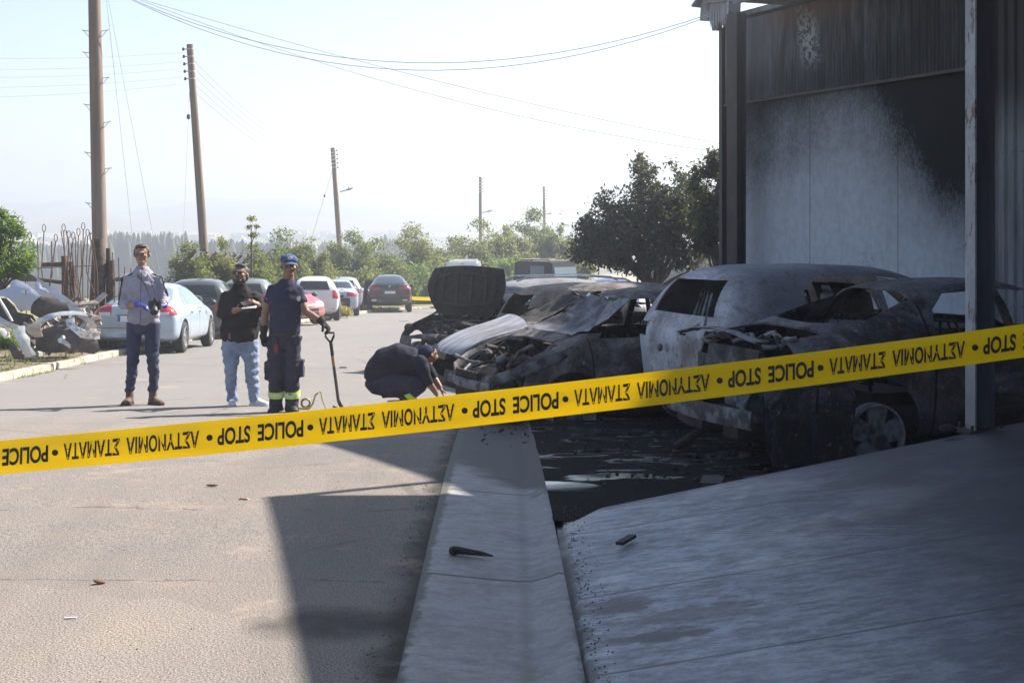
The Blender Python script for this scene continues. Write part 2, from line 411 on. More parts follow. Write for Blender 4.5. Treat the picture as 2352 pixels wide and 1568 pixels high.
# raised concrete driveway in front of the workshop
def apz(X): return .14*(min(X, 4.2)-.25)
def apedge(X): return 8.56+.3*(min(X, 5)-.25)
rows = []
XS = [.255,.285,.30,.36,.5,.8,1.2,1.6,2.0,2.5,3,3.6,4.2,5,7,10,14]
for i in range(33):
    f = i/32
    rows.append([(X+(.02*mnoise.noise(Vector((f*30, 2, 0))) if X < .29 else 0), -8+(apedge(X)+8)*f, apz(X)-(.02 if X < .29 else 0)-.05*max(0,(f*(apedge(X)+8)-(apedge(X)+8-.6))/.6)**2) for X in XS])
rows.append([(X, apedge(X)+.015, apz(X)-.09) for X in XS]); rows.append([(X, apedge(X)+.03, -.08) for X in XS])
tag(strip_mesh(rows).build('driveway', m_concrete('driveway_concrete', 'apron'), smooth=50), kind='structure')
# burnt wet ground of the yard
rows = []
for Y in np.arange(8.2, 25.01, .2):
    rows.append([(X, Y, g(Y)+.004+.010*mnoise.noise(Vector((X*2, Y*2, 9)))) for X in [.27-.0115*(Y-5.3), .5, .8, 1.1, 1.4, 1.7, 2, 2.4, 2.8, 3.3, 4, 5, 6, 8, 10, 13]])
tag(strip_mesh(rows).build('yard', m_burnt_ground(), smooth=70), kind='structure')

# ------------------------------------------------------------------ far hills
def m_hill(name, c1, c2):
    t = NT(name); f = t.step(t.noise(.006, 6, .65), .4, .6); return t.done(t.bsdf(t.mix(f, c1, c2), .95, 0, None, .1))
def ridge(pts, D, depth, base, name, m):
    xs_ = np.linspace(-700, 3000, 220); rows = []
    for k, (fr, hf) in enumerate(((0,0),(.25,.3),(.5,.62),(.75,.88),(1,1),(1.3,.7),(1.8,0))):
        row = []
        for x in xs_:
            y = np.interp(x, [p[0] for p in pts], [p[1] for p in pts]); y += 2.2*mnoise.noise(Vector((x*.02, D, 0)))+1.0*mnoise.noise(Vector((x*.09, D, 0)))
            Y = D+depth*(fr-1); top = CAMH-(y-520)/FPX*D
            z = base+(top-base)*hf*(1+ (.10*mnoise.noise(Vector((x*.012, fr*3, D))) if 0 < hf < 1 else 0))
            row.append(((x-1176)/FPX*D, Y, z))
        rows.append(row)
    return tag(strip_mesh(rows).build(name, m, smooth=80), kind='structure')
ridge([(-700,474),(0,466),(90,467),(150,459),(190,458),(235,470),(290,488),(320,482),(380,473),(425,470),(470,452),(500,455),(600,458),(680,456),(760,466),(860,474),(950,490),(1060,500),(1200,506),(1400,512),(3000,516)], 1330, 180, -3, 'mountains', m_hill('mountain_slope', (.13,.14,.13), (.20,.19,.16)))
ridge([(-700,498),(0,500),(120,494),(240,488),(330,497),(430,500),(520,492),(640,496),(760,503),(900,508),(1100,514),(1400,518),(3000,520)], 1080, 110, -4, 'foothills', m_hill('foothill_slope', (.15,.15,.12), (.24,.21,.16)))

# ------------------------------------------------------------------ haze: real air between here and the hills
hz = MB(); hz.box((0, 720, 18), (3000, 1660, 66)) 
def m_haze():
    t = NT('haze'); pv = t.n('VolumePrincipled'); pv.inputs['Color'].default_value = (.76,.83,.92,1)
    pv.inputs['Density'].default_value = HAZE; pv.inputs['Anisotropy'].default_value = .35
    t.t.links.new(pv.outputs[0], t.out.inputs['Volume']); return t.m
HAZE = 1.7e-3
hzo = hz.build('haze', m_haze()); tag(hzo, kind='stuff')
# ------------------------------------------------------------------ the burnt workshop
WO = Vector((4.18, 28.0)); WA = math.atan2(-.927, .375)
bld = thing('workshop_building', 'soot blackened steel workshop with corrugated cladding and scorched white lower wall', 'building', (WO.x, WO.y, 0), WA)
GB = -1.0
def m_wall_white():
    t = NT('scorched_white_panel'); x, y, z = t.sep()
    fx = t.math('DIVIDE', x, 8.0)
    zb = t.math('MULTIPLY', t.curve(fx, [(0,.34),(.12,.36),(.3,.44),(.5,.50),(.66,.44),(.78,.31),(.86,.24),(1,.2)]), 6.0)   # lower limit of the soot
    n1 = t.noise(.9, 5, .65); n2 = t.noise(38, 3, .8, t.coord('Object', (1, 1, .45))); n3 = t.noise(6, 4, .7)
    d = t.math('SUBTRACT', z, zb); d = t.math('ADD', d, t.math('MULTIPLY', t.math('SUBTRACT', n1, .5), 1.6))
    s = t.step(d, -1.8, 2.5)
    sp = t.math('ADD', s, t.math('MULTIPLY', t.math('SUBTRACT', n2, .5), 1.3)); sp = t.step(sp, .25, .95)
    s = t.math('ADD', t.math('MULTIPLY', s, .72), t.math('MULTIPLY', t.math('MULTIPLY', sp, t.step(s, .02, .35)), .32), clamp=True)
    right = t.step(x, 4.0, 7.0, 0, .50); s = t.math('ADD', s, t.math('MULTIPLY', right, t.step(z, .9, 3.0, .0, 1)), clamp=True)
    base = t.mix(t.step(n3, .35, .7), (.50,.53,.60), (.42,.445,.50))
    drips = t.noise(14, 4, .7, t.coord('Object', (1, 1, .12)))
    base = t.mix(t.step(drips, .5, .72, 0, .35), base, (.30,.30,.31))
    # scrape marks low on the panel
    mk = t.math('MULTIPLY', t.step(t.noise(30, 3), .6, .64), t.step(t.math('ABSOLUTE', t.math('SUBTRACT', x, 4.6)), .1, .4, 1, 0)); mk = t.math('MULTIPLY', mk, t.step(z, 1.0, 1.5, 1, 0))
    base = t.mix(mk, base, (.12,.14,.13))
    c = t.mix(s, base, (.008,.008,.010))
    for xj in (2.9, 5.4):
        c = t.mix(t.step(t.math('ABSOLUTE', t.math('SUBTRACT', x, xj)), .006, .02, .5, 0), c, (.02,.02,.02))
    return t.done(t.bsdf(c, .7, 0, t.bump(n2, .08, .005), .15))
def m_clad():
    t = NT('sooty_cladding'); x, y, z = t.sep()
    st = t.noise(7, 5, .75, t.coord('Object', (1, 1, .10))); st2 = t.noise(2.2, 4, .6, t.coord('Object', (1, 1, .25))); sp = t.noise(40, 3, .8)
    c = t.mix(t.step(st, .40, .68), (.022,.022,.026), (.13,.135,.15))
    c = t.mix(t.step(st2, .52, .66, 0, .6), c, (.045,.035,.032))
    c = t.mix(t.math('MULTIPLY', t.step(x, 1.0, 2.2, 1, .0), .5), c, (.34,.34,.37))
    # unburnt flake patch
    ex = t.math('ABSOLUTE', t.math('SUBTRACT', t.math('ADD', x, t.math('MULTIPLY', z, .25)), 4.2)); pat = t.math('MULTIPLY', t.step(ex, .15, .42, 1, 0), t.step(z, 4.3, 4.7))
    pat = t.math('MULTIPLY', pat, t.step(t.noise(9, 5, .8), .47, .53)); c = t.mix(t.math('MULTIPLY', pat, .8), c, (.38,.41,.46))
    # light spatter just above the seam
    b = t.math('MULTIPLY', t.step(z, 4.1, 4.75, 1, 0), t.step(sp, .60, .66)); b = t.math('MULTIPLY', b, t.step(x, 3.5, 6, 1, .25)); c = t.mix(b, c, (.42,.43,.46))
    # black belly low and right, rust at the top
    low = t.math('ADD', t.step(z, 4.25, 5.0, .8, 0), t.step(x, 4.6, 6.2, 0, .9), clamp=True)
    c = t.mix(t.math('MULTIPLY', low, t.step(st, .3, .75, 1, .6)), c, (.010,.010,.013))
    r = t.math('MULTIPLY', t.step(z, 5.1, 5.6), t.step(t.math('ABSOLUTE', t.math('SUBTRACT', x, 3.0)), .6, 1.9, .7, 0)); c = t.mix(r, c, (.16,.085,.06))
    return t.done(t.bsdf(c, .6, .25, None, .4))
def m_ribbed():
    t = NT('ribbed_sheet'); x, y, z = t.sep(); st = t.noise(5, 5, .7, t.coord('Object', (1, 1, .15)))
    c = t.mix(t.step(st, .35, .7), (.20,.21,.235), (.12,.12,.14))
    s = t.step(t.math('ADD', z, t.math('MULTIPLY', t.noise(1.2, 4), .8)), 3.0, 4.4)
    c = t.mix(s, c, (.02,.02,.024))
    return t.done(t.bsdf(c, .55, .2, None, .4))
def m_steel(name, c, c2, stain, sc=5):
    t = NT(name); n = t.noise(sc, 5, .75, t.coord('Object', (1, 1, .35))); n2 = t.noise(2, 4)
    k = t.mix(t.step(n, .4, .6), c, c2); k = t.mix(t.step(n2, .5, .65, 0, .85), k, stain)
    return t.done(t.bsdf(k, .55, .1, t.bump(n, .2, .004), .4))
M_darkst = m_steel('sooty_steel', (.050,.040,.040), (.032,.030,.034), (.075,.045,.035))
M_roof = m_steel('roof_sheet', (.22,.22,.24), (.12,.12,.13), (.10,.07,.05))
def corrug(b, s0, s1, z0, z1, y, pitch, amp, rib=False, zs=None):
    prof = []
    if rib:
        s = s0
        while s < s1:
            prof += [(s, y), (s+.035, y-amp), (s+.075, y-amp), (s+.11, y)]; s += pitch
        prof.append((s1, y))
    else:
        n = int((s1-s0)/pitch*6)
        prof = [(s0+(s1-s0)*i/n, y-amp*(.5+.5*math.sin(2*math.pi*(s0+(s1-s0)*i/n)/pitch))) for i in range(n+1)]
    n = len(prof); zs = zs or [z0, z1]
    base = len(b.v)
    for q, zz in enumerate(zs): b.v += [(s, yy+.012*mnoise.noise(Vector((s*1.3, zz*.8, 1))), zz) for s, yy in prof]
    for q in range(len(zs)-1):
        for i in range(n-1): b.f.append((base+q*n+i, base+q*n+i+1, base+(q+1)*n+i+1, base+(q+1)*n+i)); b.m.append(0)
b = MB(); b.box((3.7, .14, (4.10+GB)/2), (7.38, .20, 4.10-GB)); b.build('lower_wall', m_wall_white(), bld)
b = MB(); corrug(b, 0, 7.25, 4.07, 5.66, -.012, .092, .028, zs=[4.07, 4.6, 5.1, 5.66]); b.build('corrugated_cladding', m_clad(), bld, smooth=50, fixn=False)
M_screw = simple('screw_head', (.04,.04,.045), .4, .8)
b = MB(); corrug(b, 7.3, 15, GB, 5.66, -.02, .2, .035, rib=True, zs=[GB, 1, 2.73, 2.732, 4, 5.66]); b.build('ribbed_cladding', m_ribbed(), bld, fixn=False)
b = MB()
for k in range(0, 12):
    for zz in (2.76, .55): b = MB(); b.ell((7.3+.055+k*.2, -.062, zz), (.009, .006, .009), nu=8, nv=5); b.build('sheet_screw', M_screw, bld)
b = MB(); b.box((3.6, -.055, 4.065), (7.3, .03, .05)); b.box((.02, -.04, (5.6+GB)/2), (.12, .12, 5.6-GB)); b.build('flashing', M_darkst, bld)
# rest of the shell so the building is closed
b = MB(); b.box((7.5, 6.2, 4.9), (15, .2, 1.5)); b.box((7.5, 6.2, (4.15+GB)/2), (15, .2, 4.15-GB)); b.box((-.06, 3.2, (5.6+GB)/2), (.1, 6.0, 5.6-GB)); b.box((15.1, 3.1, (5.6+GB)/2), (.1, 6.2, 5.6-GB))
b.build('back_wall', M_roof, bld)
b = MB(); b.box((7.4, 3.2, 5.76), (15.4, 6.6, .10)); b.box((8.7, -.62, 5.76), (12.8, 1.02, .10)); b.box((8.7, -1.16, 5.78), (12.8, .05, .24))
b.build('roof', M_roof, bld)
# charred eaves gutter hanging at the left end
b = MB(); rot = Euler((0, R(7), 0)).to_matrix()
b.box((.28, -.26, 5.86), (1.02, .30, .34), rot); b.box((-.10, -.30, 6.22), (.62, .44, .05), Euler((0, R(-34), R(8))).to_matrix()); b.box((.42, -.28, 6.12), (.86, .40, .22), Euler((0, R(4), 0)).to_matrix())
b.box((.06, -.2, 5.62), (.16, .14, .16))
b.build('eaves_gutter', m_steel('charred_gutter', (.20,.20,.22), (.13,.13,.15), (.06,.05,.05)), bld)
b = MB(); rr_ = random.Random(4)
for k in range(15):
    x = .20+k*.047; b.tube([(x, -.425, 6.02), (x+rr_.uniform(-.02,.03), -.43, 5.72-rr_.uniform(0,.1)), (x+rr_.uniform(-.02,.04), -.435, 5.55-rr_.uniform(-.05,.1))], [.010,.012,.004], 6)
b.build('melted_drips', simple('melted_plastic', (.42,.42,.45), .5), bld)
# steel columns
def hbeam(b, c, w, d, z0, z1, tf=.02, rz=0, m=0):
    M = Matrix.Rotation(rz, 3, 'Z'); h = z1-z0
    for o, s in (((0, -d/2+tf/2, 0), (w, tf, h)), ((0, d/2-tf/2, 0), (w, tf, h)), ((0, 0, 0), (tf, d-2*tf-.002, h))):
        b.box(Vector((c[0], c[1], (z0+z1)/2))+M @ Vector(o), s, M, m)
b = MB(); hbeam(b, (1.15, -.42), .30, .22, GB, 5.7, .03, R(8)); b.box((1.15, -.42, 2.6), (.16, .14, 6.0)); b.build('column', M_darkst, bld)
# near column (world coordinates): pale weathered flange, dark web
cl = thing('steel_column', 'white paint flaked steel column standing at the edge of the concrete driveway', 'column', (3.10, 9.42, .36), R(8))
t = NT('flaked_white_steel'); x, y, z = t.sep(); n = t.noise(7, 6, .75, t.coord('Object', (1, 1, .4))); n2 = t.noise(2.5, 4, .7)
c = t.mix(t.step(n2, .35, .6), (.36,.38,.42), (.26,.27,.30)); c = t.mix(t.step(n, .54, .60, 0, .9), c, (.10,.045,.03)); c = t.mix(t.step(z, 0, .7, .6, 0), c, (.2,.17,.14))
M_flange = t.done(t.bsdf(c, .6, 0, t.bump(n, .4, .004), .3))
t = NT('sooty_blue_steel'); x, y, z = t.sep(); n = t.noise(4, 5, .7, t.coord('Object', (1, 1, .3))); c = t.mix(t.step(n, .4, .65), (.075,.078,.10), (.045,.042,.05)); c = t.mix(t.step(z, 1.2, 3.0, 0, .75), c, (.022,.017,.016))
M_web = t.done(t.bsdf(c, .6, 0, None, .35))
b = MB(); b.box((-.064, 0, 2.0), (.012, .14, 4.04)); b.build('flange', M_flange, cl)
b = MB(); b.box((.064, 0, 2.0), (.012, .14, 4.04)); b.build('flange', M_web, cl)
b = MB(); b.box((0, -.0, 2.0), (.114, .012, 4.04)); b.box((0,.02,.05),(.124,.05,.1)); b.build('web', M_web, cl)
b = MB(); b.box((0, 0, -.015), (.26, .24, .03)); 
for sx in (-1, 1):
    for sy in (-1, 1): b.tube([(sx*.1, sy*.09, 0), (sx*.1, sy*.09, .035)], .011, 6)
b.build('base_plate', M_darkst, cl)
# canopy roofs over the forecourt (above the frame; they throw the big shade)
def slab(poly, z, th, name, m, parent):
    me = MB().prism(poly, z, z+th, 'z').mesh(name); o = mobj(name, me, m, parent); return o
can = thing('canopy', 'sheet metal canopy over the forecourt, its shadow lying on the road', 'canopy', (0,0,0))
sx, sy = SUNV.x/SUNV.z, SUNV.y/SUNV.z
H1, H2 = 4.42, 5.5
def up(p, H): return (p[0]+sx*H, p[1]+sy*H)
c1 = up((-1.45, 9.12), H1); c2 = up((-.66, 5.3), H1)
near = [c1, c2, (3.17, 5.0), (3.15, 1.5), (3.15, -12), (22, -12), (22, c1[1]+.1)]
slab(near, H1, .12, 'roof_sheet', M_roof, can)
e1 = up((-1.74, 12.9), H2); e2 = up((.35, 8.05), H2)
far = [e1, e2, (22, e2[1]), (22, 16), (9.5, 16), (7.5, 20.6), (7.0, 21.2)]
slab(far, H2, .12, 'roof_sheet', M_roof, can)
b = MB(); p0 = Vector((c1[0]+.05, c1[1]-.05, H1)); p1 = Vector((*up((-.2, 9.85), H2), H2)); b.tube([p0, p1], .055, 6); b.build('shadow_rod', M_darkst, can)  # unseen rod, added to cast the thin shadow line across the road
b = MB()
for X, Y, H in ((8.2, 12.1, H2), (3.6, -7.6, H1), (9.0, 15.6, H2)):
    b = MB(); hbeam(b, (X, Y), .16, .16, -.2, H, .015); b.build('post', M_darkst, can)
b = MB(); b.box((8.6, .5, 2.1), (.15, 19, 4.6)); b.build('side_light_blocker', M_darkst, can)  # unseen wall, added to darken the right side under the canopy
b = MB(); b.box((4.0, -8.1, 2.1), (9.1, .15, 4.6)); b.build('rear_light_blocker', M_darkst, can)  # unseen wall, added to block sky light from behind the camera
pass
# ------------------------------------------------------------------ vehicles
def paint(name, c, rough=.28, metal=.0, dirt=.25, dc=(.23,.19,.15), gaps=()):
    t = NT(name); x, y, z = t.sep(); n = t.noise(5, 5, .7)
    c1 = t.mix(t.math('MULTIPLY', t.step(z, .25, .75, 1, .12), t.step(n, .35, .7, dirt*.5, min(1, dirt*2.2))), c, dc)
    nx, ny, nz = t.sep(t.coord('Normal'))
    side = t.step(t.math('ABSOLUTE', ny), .5, .7)
    for g0 in gaps:        # door and panel gaps as dark lines on the flanks
        v = t.math('ABSOLUTE', t.math('SUBTRACT', x, t.math('ADD', g0, t.math('MULTIPLY', z, .04))))
        m = t.math('MULTIPLY', t.step(v, .004, .013, .85, 0), side); m = t.math('MULTIPLY', m, t.step(z, .27, .31))
        c1 = t.mix(m, c1, (.01,.01,.01))
    return t.done(t.bsdf(c1, rough, metal, None, .5, .7, .06))
def burnt(name, ash, mid, dark, rust, sc=2.2, lo=.40, hi=.62, rough=.75, front_bright=False):
    t = NT(name); n = t.noise(sc, 6, .72, dist=.6); n2 = t.noise(sc*3.3, 6, .75); n3 = t.noise(1.1, 4, .6); f = t.noise(45, 3, .8)
    z = t.sep()[2]; nz = t.sep(t.coord('Normal'))[2]
    c = t.mix(t.step(n, lo, hi), dark, ash); c = t.mix(t.step(n2, .40, .66, 0, .75), c, mid); c = t.mix(t.step(n3, .50, .68, 0, .8), c, rust)
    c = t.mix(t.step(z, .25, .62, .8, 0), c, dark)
    c = t.mix(t.step(f, .50, .66, 0, .45), c, tuple(k*.5 for k in dark))
    n4 = t.noise(sc*4, 6, .8, t.coord('Object', (1.4, 1, .5))); c = t.mix(t.step(n4, .56, .62, 0, .6), c, (.15,.068,.035)); c = t.mix(t.step(t.noise(sc*7, 5, .8), .60, .66, 0, .6), c, tuple(min(.6, k*1.7) for k in ash))
    x_, y_, z_ = t.sep(); sd_ = t.step(t.math('ABSOLUTE', t.sep(t.coord('Normal'))[1]), .5, .7)
    for g0 in (-.86, .05, 1.0):
        v = t.math('ABSOLUTE', t.math('SUBTRACT', x_, t.math('ADD', g0, t.math('MULTIPLY', z_, .04)))); c = t.mix(t.math('MULTIPLY', t.step(v, .005, .016, .9, 0), sd_), c, (.004,.004,.004))
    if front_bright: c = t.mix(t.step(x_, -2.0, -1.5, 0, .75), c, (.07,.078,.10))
    return t.done(t.bsdf(c, rough, .15, t.bump(t.math('ADD', n2, t.math('MULTIPLY', f, .3)), .45, .012), .4))
M_glass = NT('dark_window_glass'); M_glass = M_glass.done(M_glass.bsdf((.018,.022,.024), .04, 0, None, .6, 0))
M_glasspale = NT('pale_window_glass'); M_glasspale = M_glasspale.done(M_glasspale.bsdf((.16,.22,.24), .05, 0, None, .9, 0))
M_tyre = simple('tyre_rubber', (.022,.022,.022), .85, 0, (.04,.037,.033), 20, .3, 60)
M_rim = simple('alloy_rim', (.45,.46,.48), .3, .8, (.3,.3,.31), 8)
M_rimb = simple('burnt_alloy_rim', (.26,.27,.30), .6, .3, (.05,.05,.055), 7, .3, 30)
M_tail = NT('red_tail_lamp'); M_tail = M_tail.done(M_tail.bsdf((.42,.012,.015), .12, 0, None, .6, .8))
M_clear = NT('clear_lamp'); M_clear = M_clear.done(M_clear.bsdf((.62,.60,.58), .1, .1, None, .6, .8))
M_blk = simple('black_plastic', (.018,.018,.02), .55)
M_chrome = simple('chrome_trim', (.6,.6,.62), .15, .9)
M_plate = simple('number_plate', (.75,.75,.72), .5)
M_blue = simple('plate_blue', (.03,.10,.5), .5)
M_soot = simple('charred_black', (.010,.010,.010), .9, 0, (.035,.03,.027), 9, .6, 30)
M_rustd = simple('rusty_charred_metal', (.06,.042,.034), .8, .2, (.022,.02,.02), 7, .5, 30)
M_ashm = simple('ash_grey_metal', (.20,.20,.21), .8, .1, (.05,.045,.045), 6, .4, 30, lo=.4, hi=.6)

SED = dict(L=4.55, W=1.80, H=1.47, rw=.325, wb=(0.93, 3.62), rings=[
 # xl    xb    xt    zb   zbelt zedge ztop  wl   wb   wt
 (.10, .05, .10, .36, .78, .95, .98, .76, .78, .66),
 (.36, .32, .34, .24, .87,1.00,1.04, .88, .86, .70),
 (.88, .80, .74, .20, .93,1.03,1.08, .90, .88, .68),
 (1.6,1.45,1.38, .20, .95,1.36,1.42, .90, .87, .54),
 (2.3,2.3,2.15, .20, .94,1.41,1.47, .90, .87, .57),
 (2.95,2.95,2.72,.20, .92,1.37,1.43, .90, .87, .56),
 (3.42,3.50,3.50,.20, .90, .96,1.00, .90, .86, .70),
 (3.98,4.02,3.95,.22, .82, .87, .91, .88, .84, .66),
 (4.36,4.32,4.28,.26, .70, .74, .78, .80, .76, .60),
 (4.52,4.48,4.44,.32, .60, .63, .66, .62, .62, .50)],
 side=[[(1.50,1.0),(2.20,.985),(2.20,1.375),(1.75,1.345),(1.58,1.22)], [(2.28,.985),(3.22,.965),(3.14,1.04),(2.74,1.335),(2.28,1.375)]],
 quarter=[(1.20,1.01),(1.43,1.0),(1.55,1.26),(1.48,1.24)],
 rear=(.72,1.45,[(-.63,1.10),(.63,1.10),(.50,1.355),(-.50,1.355)]), front=(2.6,3.60,[(-.72,1.01),(.72,1.01),(.55,1.36),(-.55,1.36)]))
HAT = dict(L=4.2, W=1.80, H=1.55, rw=.325, wb=(0.72, 3.35), rings=[
 (.12, .04, .20, .38, .85,1.06,1.10, .76, .80, .70),
 (.30, .22, .34, .24, .95,1.28,1.34, .88, .86, .66),
 (.62, .58, .52, .20, 1.0,1.44,1.50, .90, .88, .62),
 (1.2,1.2,1.15, .20, 1.0,1.48,1.54, .90, .88, .60),
 (2.0,2.0,1.95, .20, .98,1.49,1.55, .90, .88, .60),
 (2.75,2.75,2.5,.20, .95,1.43,1.50, .90, .87, .58),
 (3.2,3.28,3.28,.20, .93,1.01,1.05, .90, .86, .72),
 (3.7,3.72,3.66,.22, .85, .90, .94, .88, .84, .68),
 (4.02,4.0,3.96,.26, .72, .77, .81, .80, .76, .62),
 (4.18,4.15,4.10,.32, .60, .63, .66, .64, .64, .52)],
 side=[[(1.02,1.06),(1.85,1.05),(1.85,1.44),(1.28,1.43),(1.08,1.30)], [(1.93,1.05),(3.02,1.02),(2.94,1.10),(2.5,1.40),(1.93,1.44)]],
 quarter=[(.66,1.14),(.92,1.10),(.98,1.34),(.86,1.34)],
 rear=(-.1,.50,[(-.56,1.06),(.56,1.06),(.46,1.37),(-.46,1.37)]), front=(2.4,3.4,[(-.74,1.07),(.74,1.07),(.58,1.42),(-.58,1.42)]))
def variant(base, sx=1, sz=1, sw=1, **kw):
    d = dict(base); f = lambda r: (r[0]*sx, r[1]*sx, r[2]*sx, r[3]*(1 if sz == 1 else sz), r[4]*sz, r[5]*sz, r[6]*sz, r[7]*sw, r[8]*sw, r[9]*sw)
    d['rings'] = [f(r) for r in base['rings']]; d['L'] = base['L']*sx; d['W'] = base['W']*sw; d['H'] = base['H']*sz
    d['wb'] = (base['wb'][0]*sx, base['wb'][1]*sx)
    d['side'] = [[(a*sx, c*sz) for a, c in w] for w in base['side']]; d['quarter'] = [(a*sx, c*sz) for a, c in base['quarter']]
    for k in ('rear', 'front'): x0, x1, q = base[k]; d[k] = (x0*sx, x1*sx, [(a*sw, c*sz) for a, c in q])
    d.update(kw); return d
SUV = variant(HAT, 1.14, 1.10, 1.08, rw=.37, rings=None) if False else None
COUPE_SUV = dict(L=4.9, W=1.98, H=1.70, rw=.39, wb=(.95, 3.88), rings=[
 (.12, .03, .14, .48,1.02,1.20,1.23, .84, .86, .74),
 (.34, .26, .36, .32,1.12,1.26,1.30, .96, .94, .72),
 (.75, .70, .80, .28,1.15,1.40,1.46, .98, .95, .66),
 (1.5,1.5,1.50, .28,1.15,1.60,1.66, .98, .94, .62),
 (2.3,2.3,2.2, .28,1.12,1.64,1.70, .98, .94, .62),
 (3.1,3.1,2.85,.28,1.09,1.58,1.64, .98, .94, .62),
 (3.7,3.75,3.75,.28,1.06,1.12,1.16, .98, .93, .78),
 (4.3,4.3,4.25,.30, .96,1.02,1.06, .95, .91, .72),
 (4.7,4.66,4.62,.36, .84, .88, .92, .86, .82, .66),
 (4.86,4.82,4.80,.42, .70, .73, .76, .68, .68, .54)],
 side=[[(1.25,1.2),(2.25,1.18),(2.25,1.60),(1.6,1.56)], [(2.33,1.18),(3.5,1.14),(3.4,1.2),(2.85,1.56),(2.33,1.60)]], quarter=None,
 rear=(.2,1.35,[(-.68,1.29),(.68,1.29),(.54,1.60),(-.54,1.60)]), front=(2.7,3.85,[(-.78,1.18),(.78,1.18),(.58,1.58),(-.58,1.58)]))

def ringpts(r):
    xl, xb, xt, zb, zbelt, ze, zt, wl, wb, wt = r
    zm = zb+(zbelt-zb)*.52
    return [(xl,0,zb), (xl,wl*.6,zb), (xl,wl*.93,zb+.02), (xl,wl*.99,zb+.14), (xl*.6+xb*.4,wl*1.0,zm), (xl*.3+xb*.7,wb*1.02,zbelt-.10), (xb,wb*.97,zbelt+.01), (xt,wt,ze), (xt,wt*.55,ze+(zt-ze)*.75), (xt,0,zt)]
def body_mesh(sp, levels=2):
    rings = [ringpts(r) for r in sp['rings']]; b = MB(); n = len(rings[0]); m = 2*(n-1)
    for rg in rings:
        bowx = .0
        full = rg+[(x, -y, z) for x, y, z in reversed(rg[1:-1])]
        for x, y, z in full:
            s = (x-sp['L']/2)/(sp['L']/2); bow = .13*abs(s)**6*(1 if s > 0 else -1)*(y/(sp['W']/2))**2
            b.v.append((x-bow, y, z))
    for i in range(len(rings)-1):
        for k in range(m): b.f.append((i*m+k, i*m+(k+1)%m, (i+1)*m+(k+1)%m, (i+1)*m+k))
    for e, i in ((0, 0), (1, len(rings)-1)):       # end caps as strips across
        o = i*m
        for k in range(n-1):
            a, c = k, k+1; a2, c2 = (m-k)%m, (m-k-1)%m
            f = [o+a, o+c, o+c2, o+a2]; f = list(dict.fromkeys(f)); b.f.append(tuple(f if e == 0 else reversed(f)))
    b.m = [0]*len(b.f)
    return evaluated(b.mesh('cage'), [('SUBSURF', dict(levels=levels, render_levels=levels))])
def inflate(me, d):
    r = me.copy(); n = [v.normal.copy() for v in r.vertices]
    for v, k in zip(r.vertices, n): v.co += k*d
    return r
def shift(me, L):
    for v in me.vertices: v.co.x -= L/2
def wheel(parent, x, y, r, rimm, w=.21, spokes=5, tyre=True, style='five', lean=0):
    sgn = 1 if y > 0 else -1
    if tyre:
        b = MB(); b.lathe([(r*.66, -w/2), (r*.80, -w/2-.008), (r*.95, -w/2+.012), (r, -w/2+.045), (r, w/2-.045), (r*.95, w/2-.012), (r*.80, w/2+.008), (r*.66, w/2)], 32, closed=True)
        o = b.build('wheel', M_tyre, parent, smooth=40)
    else:
        o = None
    b = MB(); rr = r*.68; yo = sgn*(w/2-.02)
    b.lathe([(rr, -w/2+.01), (rr*1.03, yo*.3), (rr, sgn*w/2), (rr*.93, sgn*(w/2+.006)), (rr*.90, yo-sgn*.01), (rr*.88, -sgn*w*.3), (rr*.2, -sgn*w*.35)], 32)
    for k in range(spokes):
        a = 2*math.pi*k/spokes+.3; d = Vector((math.cos(a), 0, math.sin(a))); q = Vector((-math.sin(a), 0, math.cos(a)))
        w0, w1 = (.05, .082) if style == 'five' else (.02, .028); w0 *= r/.325; w1 *= r/.325
        p = [d*.03-q*w0, d*.03+q*w0, d*rr*.92+q*w1, d*rr*.92-q*w1]
        v = [Vector((u.x, yo+sgn*.004, u.z)) for u in p]+[Vector((u.x, yo-sgn*.035, u.z)) for u in p]
        b.add(v, [(0,1,2,3),(7,6,5,4),(0,4,5,1),(1,5,6,2),(2,6,7,3),(3,7,4,0)])
    b.lathe([(.0, yo+sgn*.012), (.055, yo+sgn*.012), (.062, yo), (.062, yo-sgn*.04)], 16)
    ri = b.build('rim' if tyre else 'wheel_rim', rimm, o if tyre else parent, smooth=35)
    b = MB(); b.lathe([(0, yo-sgn*.030), (rr*.9, yo-sgn*.030), (rr*.9, yo-sgn*.05)], 24); b.build('brake_disc', M_soot, ri)
    tgt = o if tyre else ri; tgt.location = (x, y-sgn*w/2*.9, r if tyre else r*.68+.02); tgt.rotation_euler = (0, lean, 0)
    return tgt
def cyl_cut(sp, extra=.055, depth=.30):
    b = MB(); L = sp['L']
    for xw in sp['wb']:
        for s in (-1, 1):
            r = sp['rw']+extra; z = sp['rw']+.01; y0, y1 = s*(sp['W']/2-depth), s*(sp['W']/2+.2)
            pl = [(xw+r*math.cos(a), z+r*math.sin(a)) for a in [2*math.pi*k/28 for k in range(28)]]
            b.prism(pl, min(y0,y1), max(y0,y1), 'y')
    return b.mesh('arch')
def patch(shell, cutter, name, mats, parent, L, smooth=40):
    r = boolean(shell, cutter, 'INTERSECT')
    if len(r.vertices) == 0: return None
    shift(r, L); return mobj(name, r, mats, parent, smooth)
def prismx(poly, x0, x1): return MB().prism(poly, x0, x1, 'x').mesh('c')
def prismy(poly, y0, y1): return MB().prism(poly, y0, y1, 'y').mesh('c')
def boxcut(x0, x1, y0, y1, z0, z1): return MB().box(((x0+x1)/2, (y0+y1)/2, (z0+z1)/2), (abs(x1-x0), abs(y1-y0), abs(z1-z0))).mesh('c')

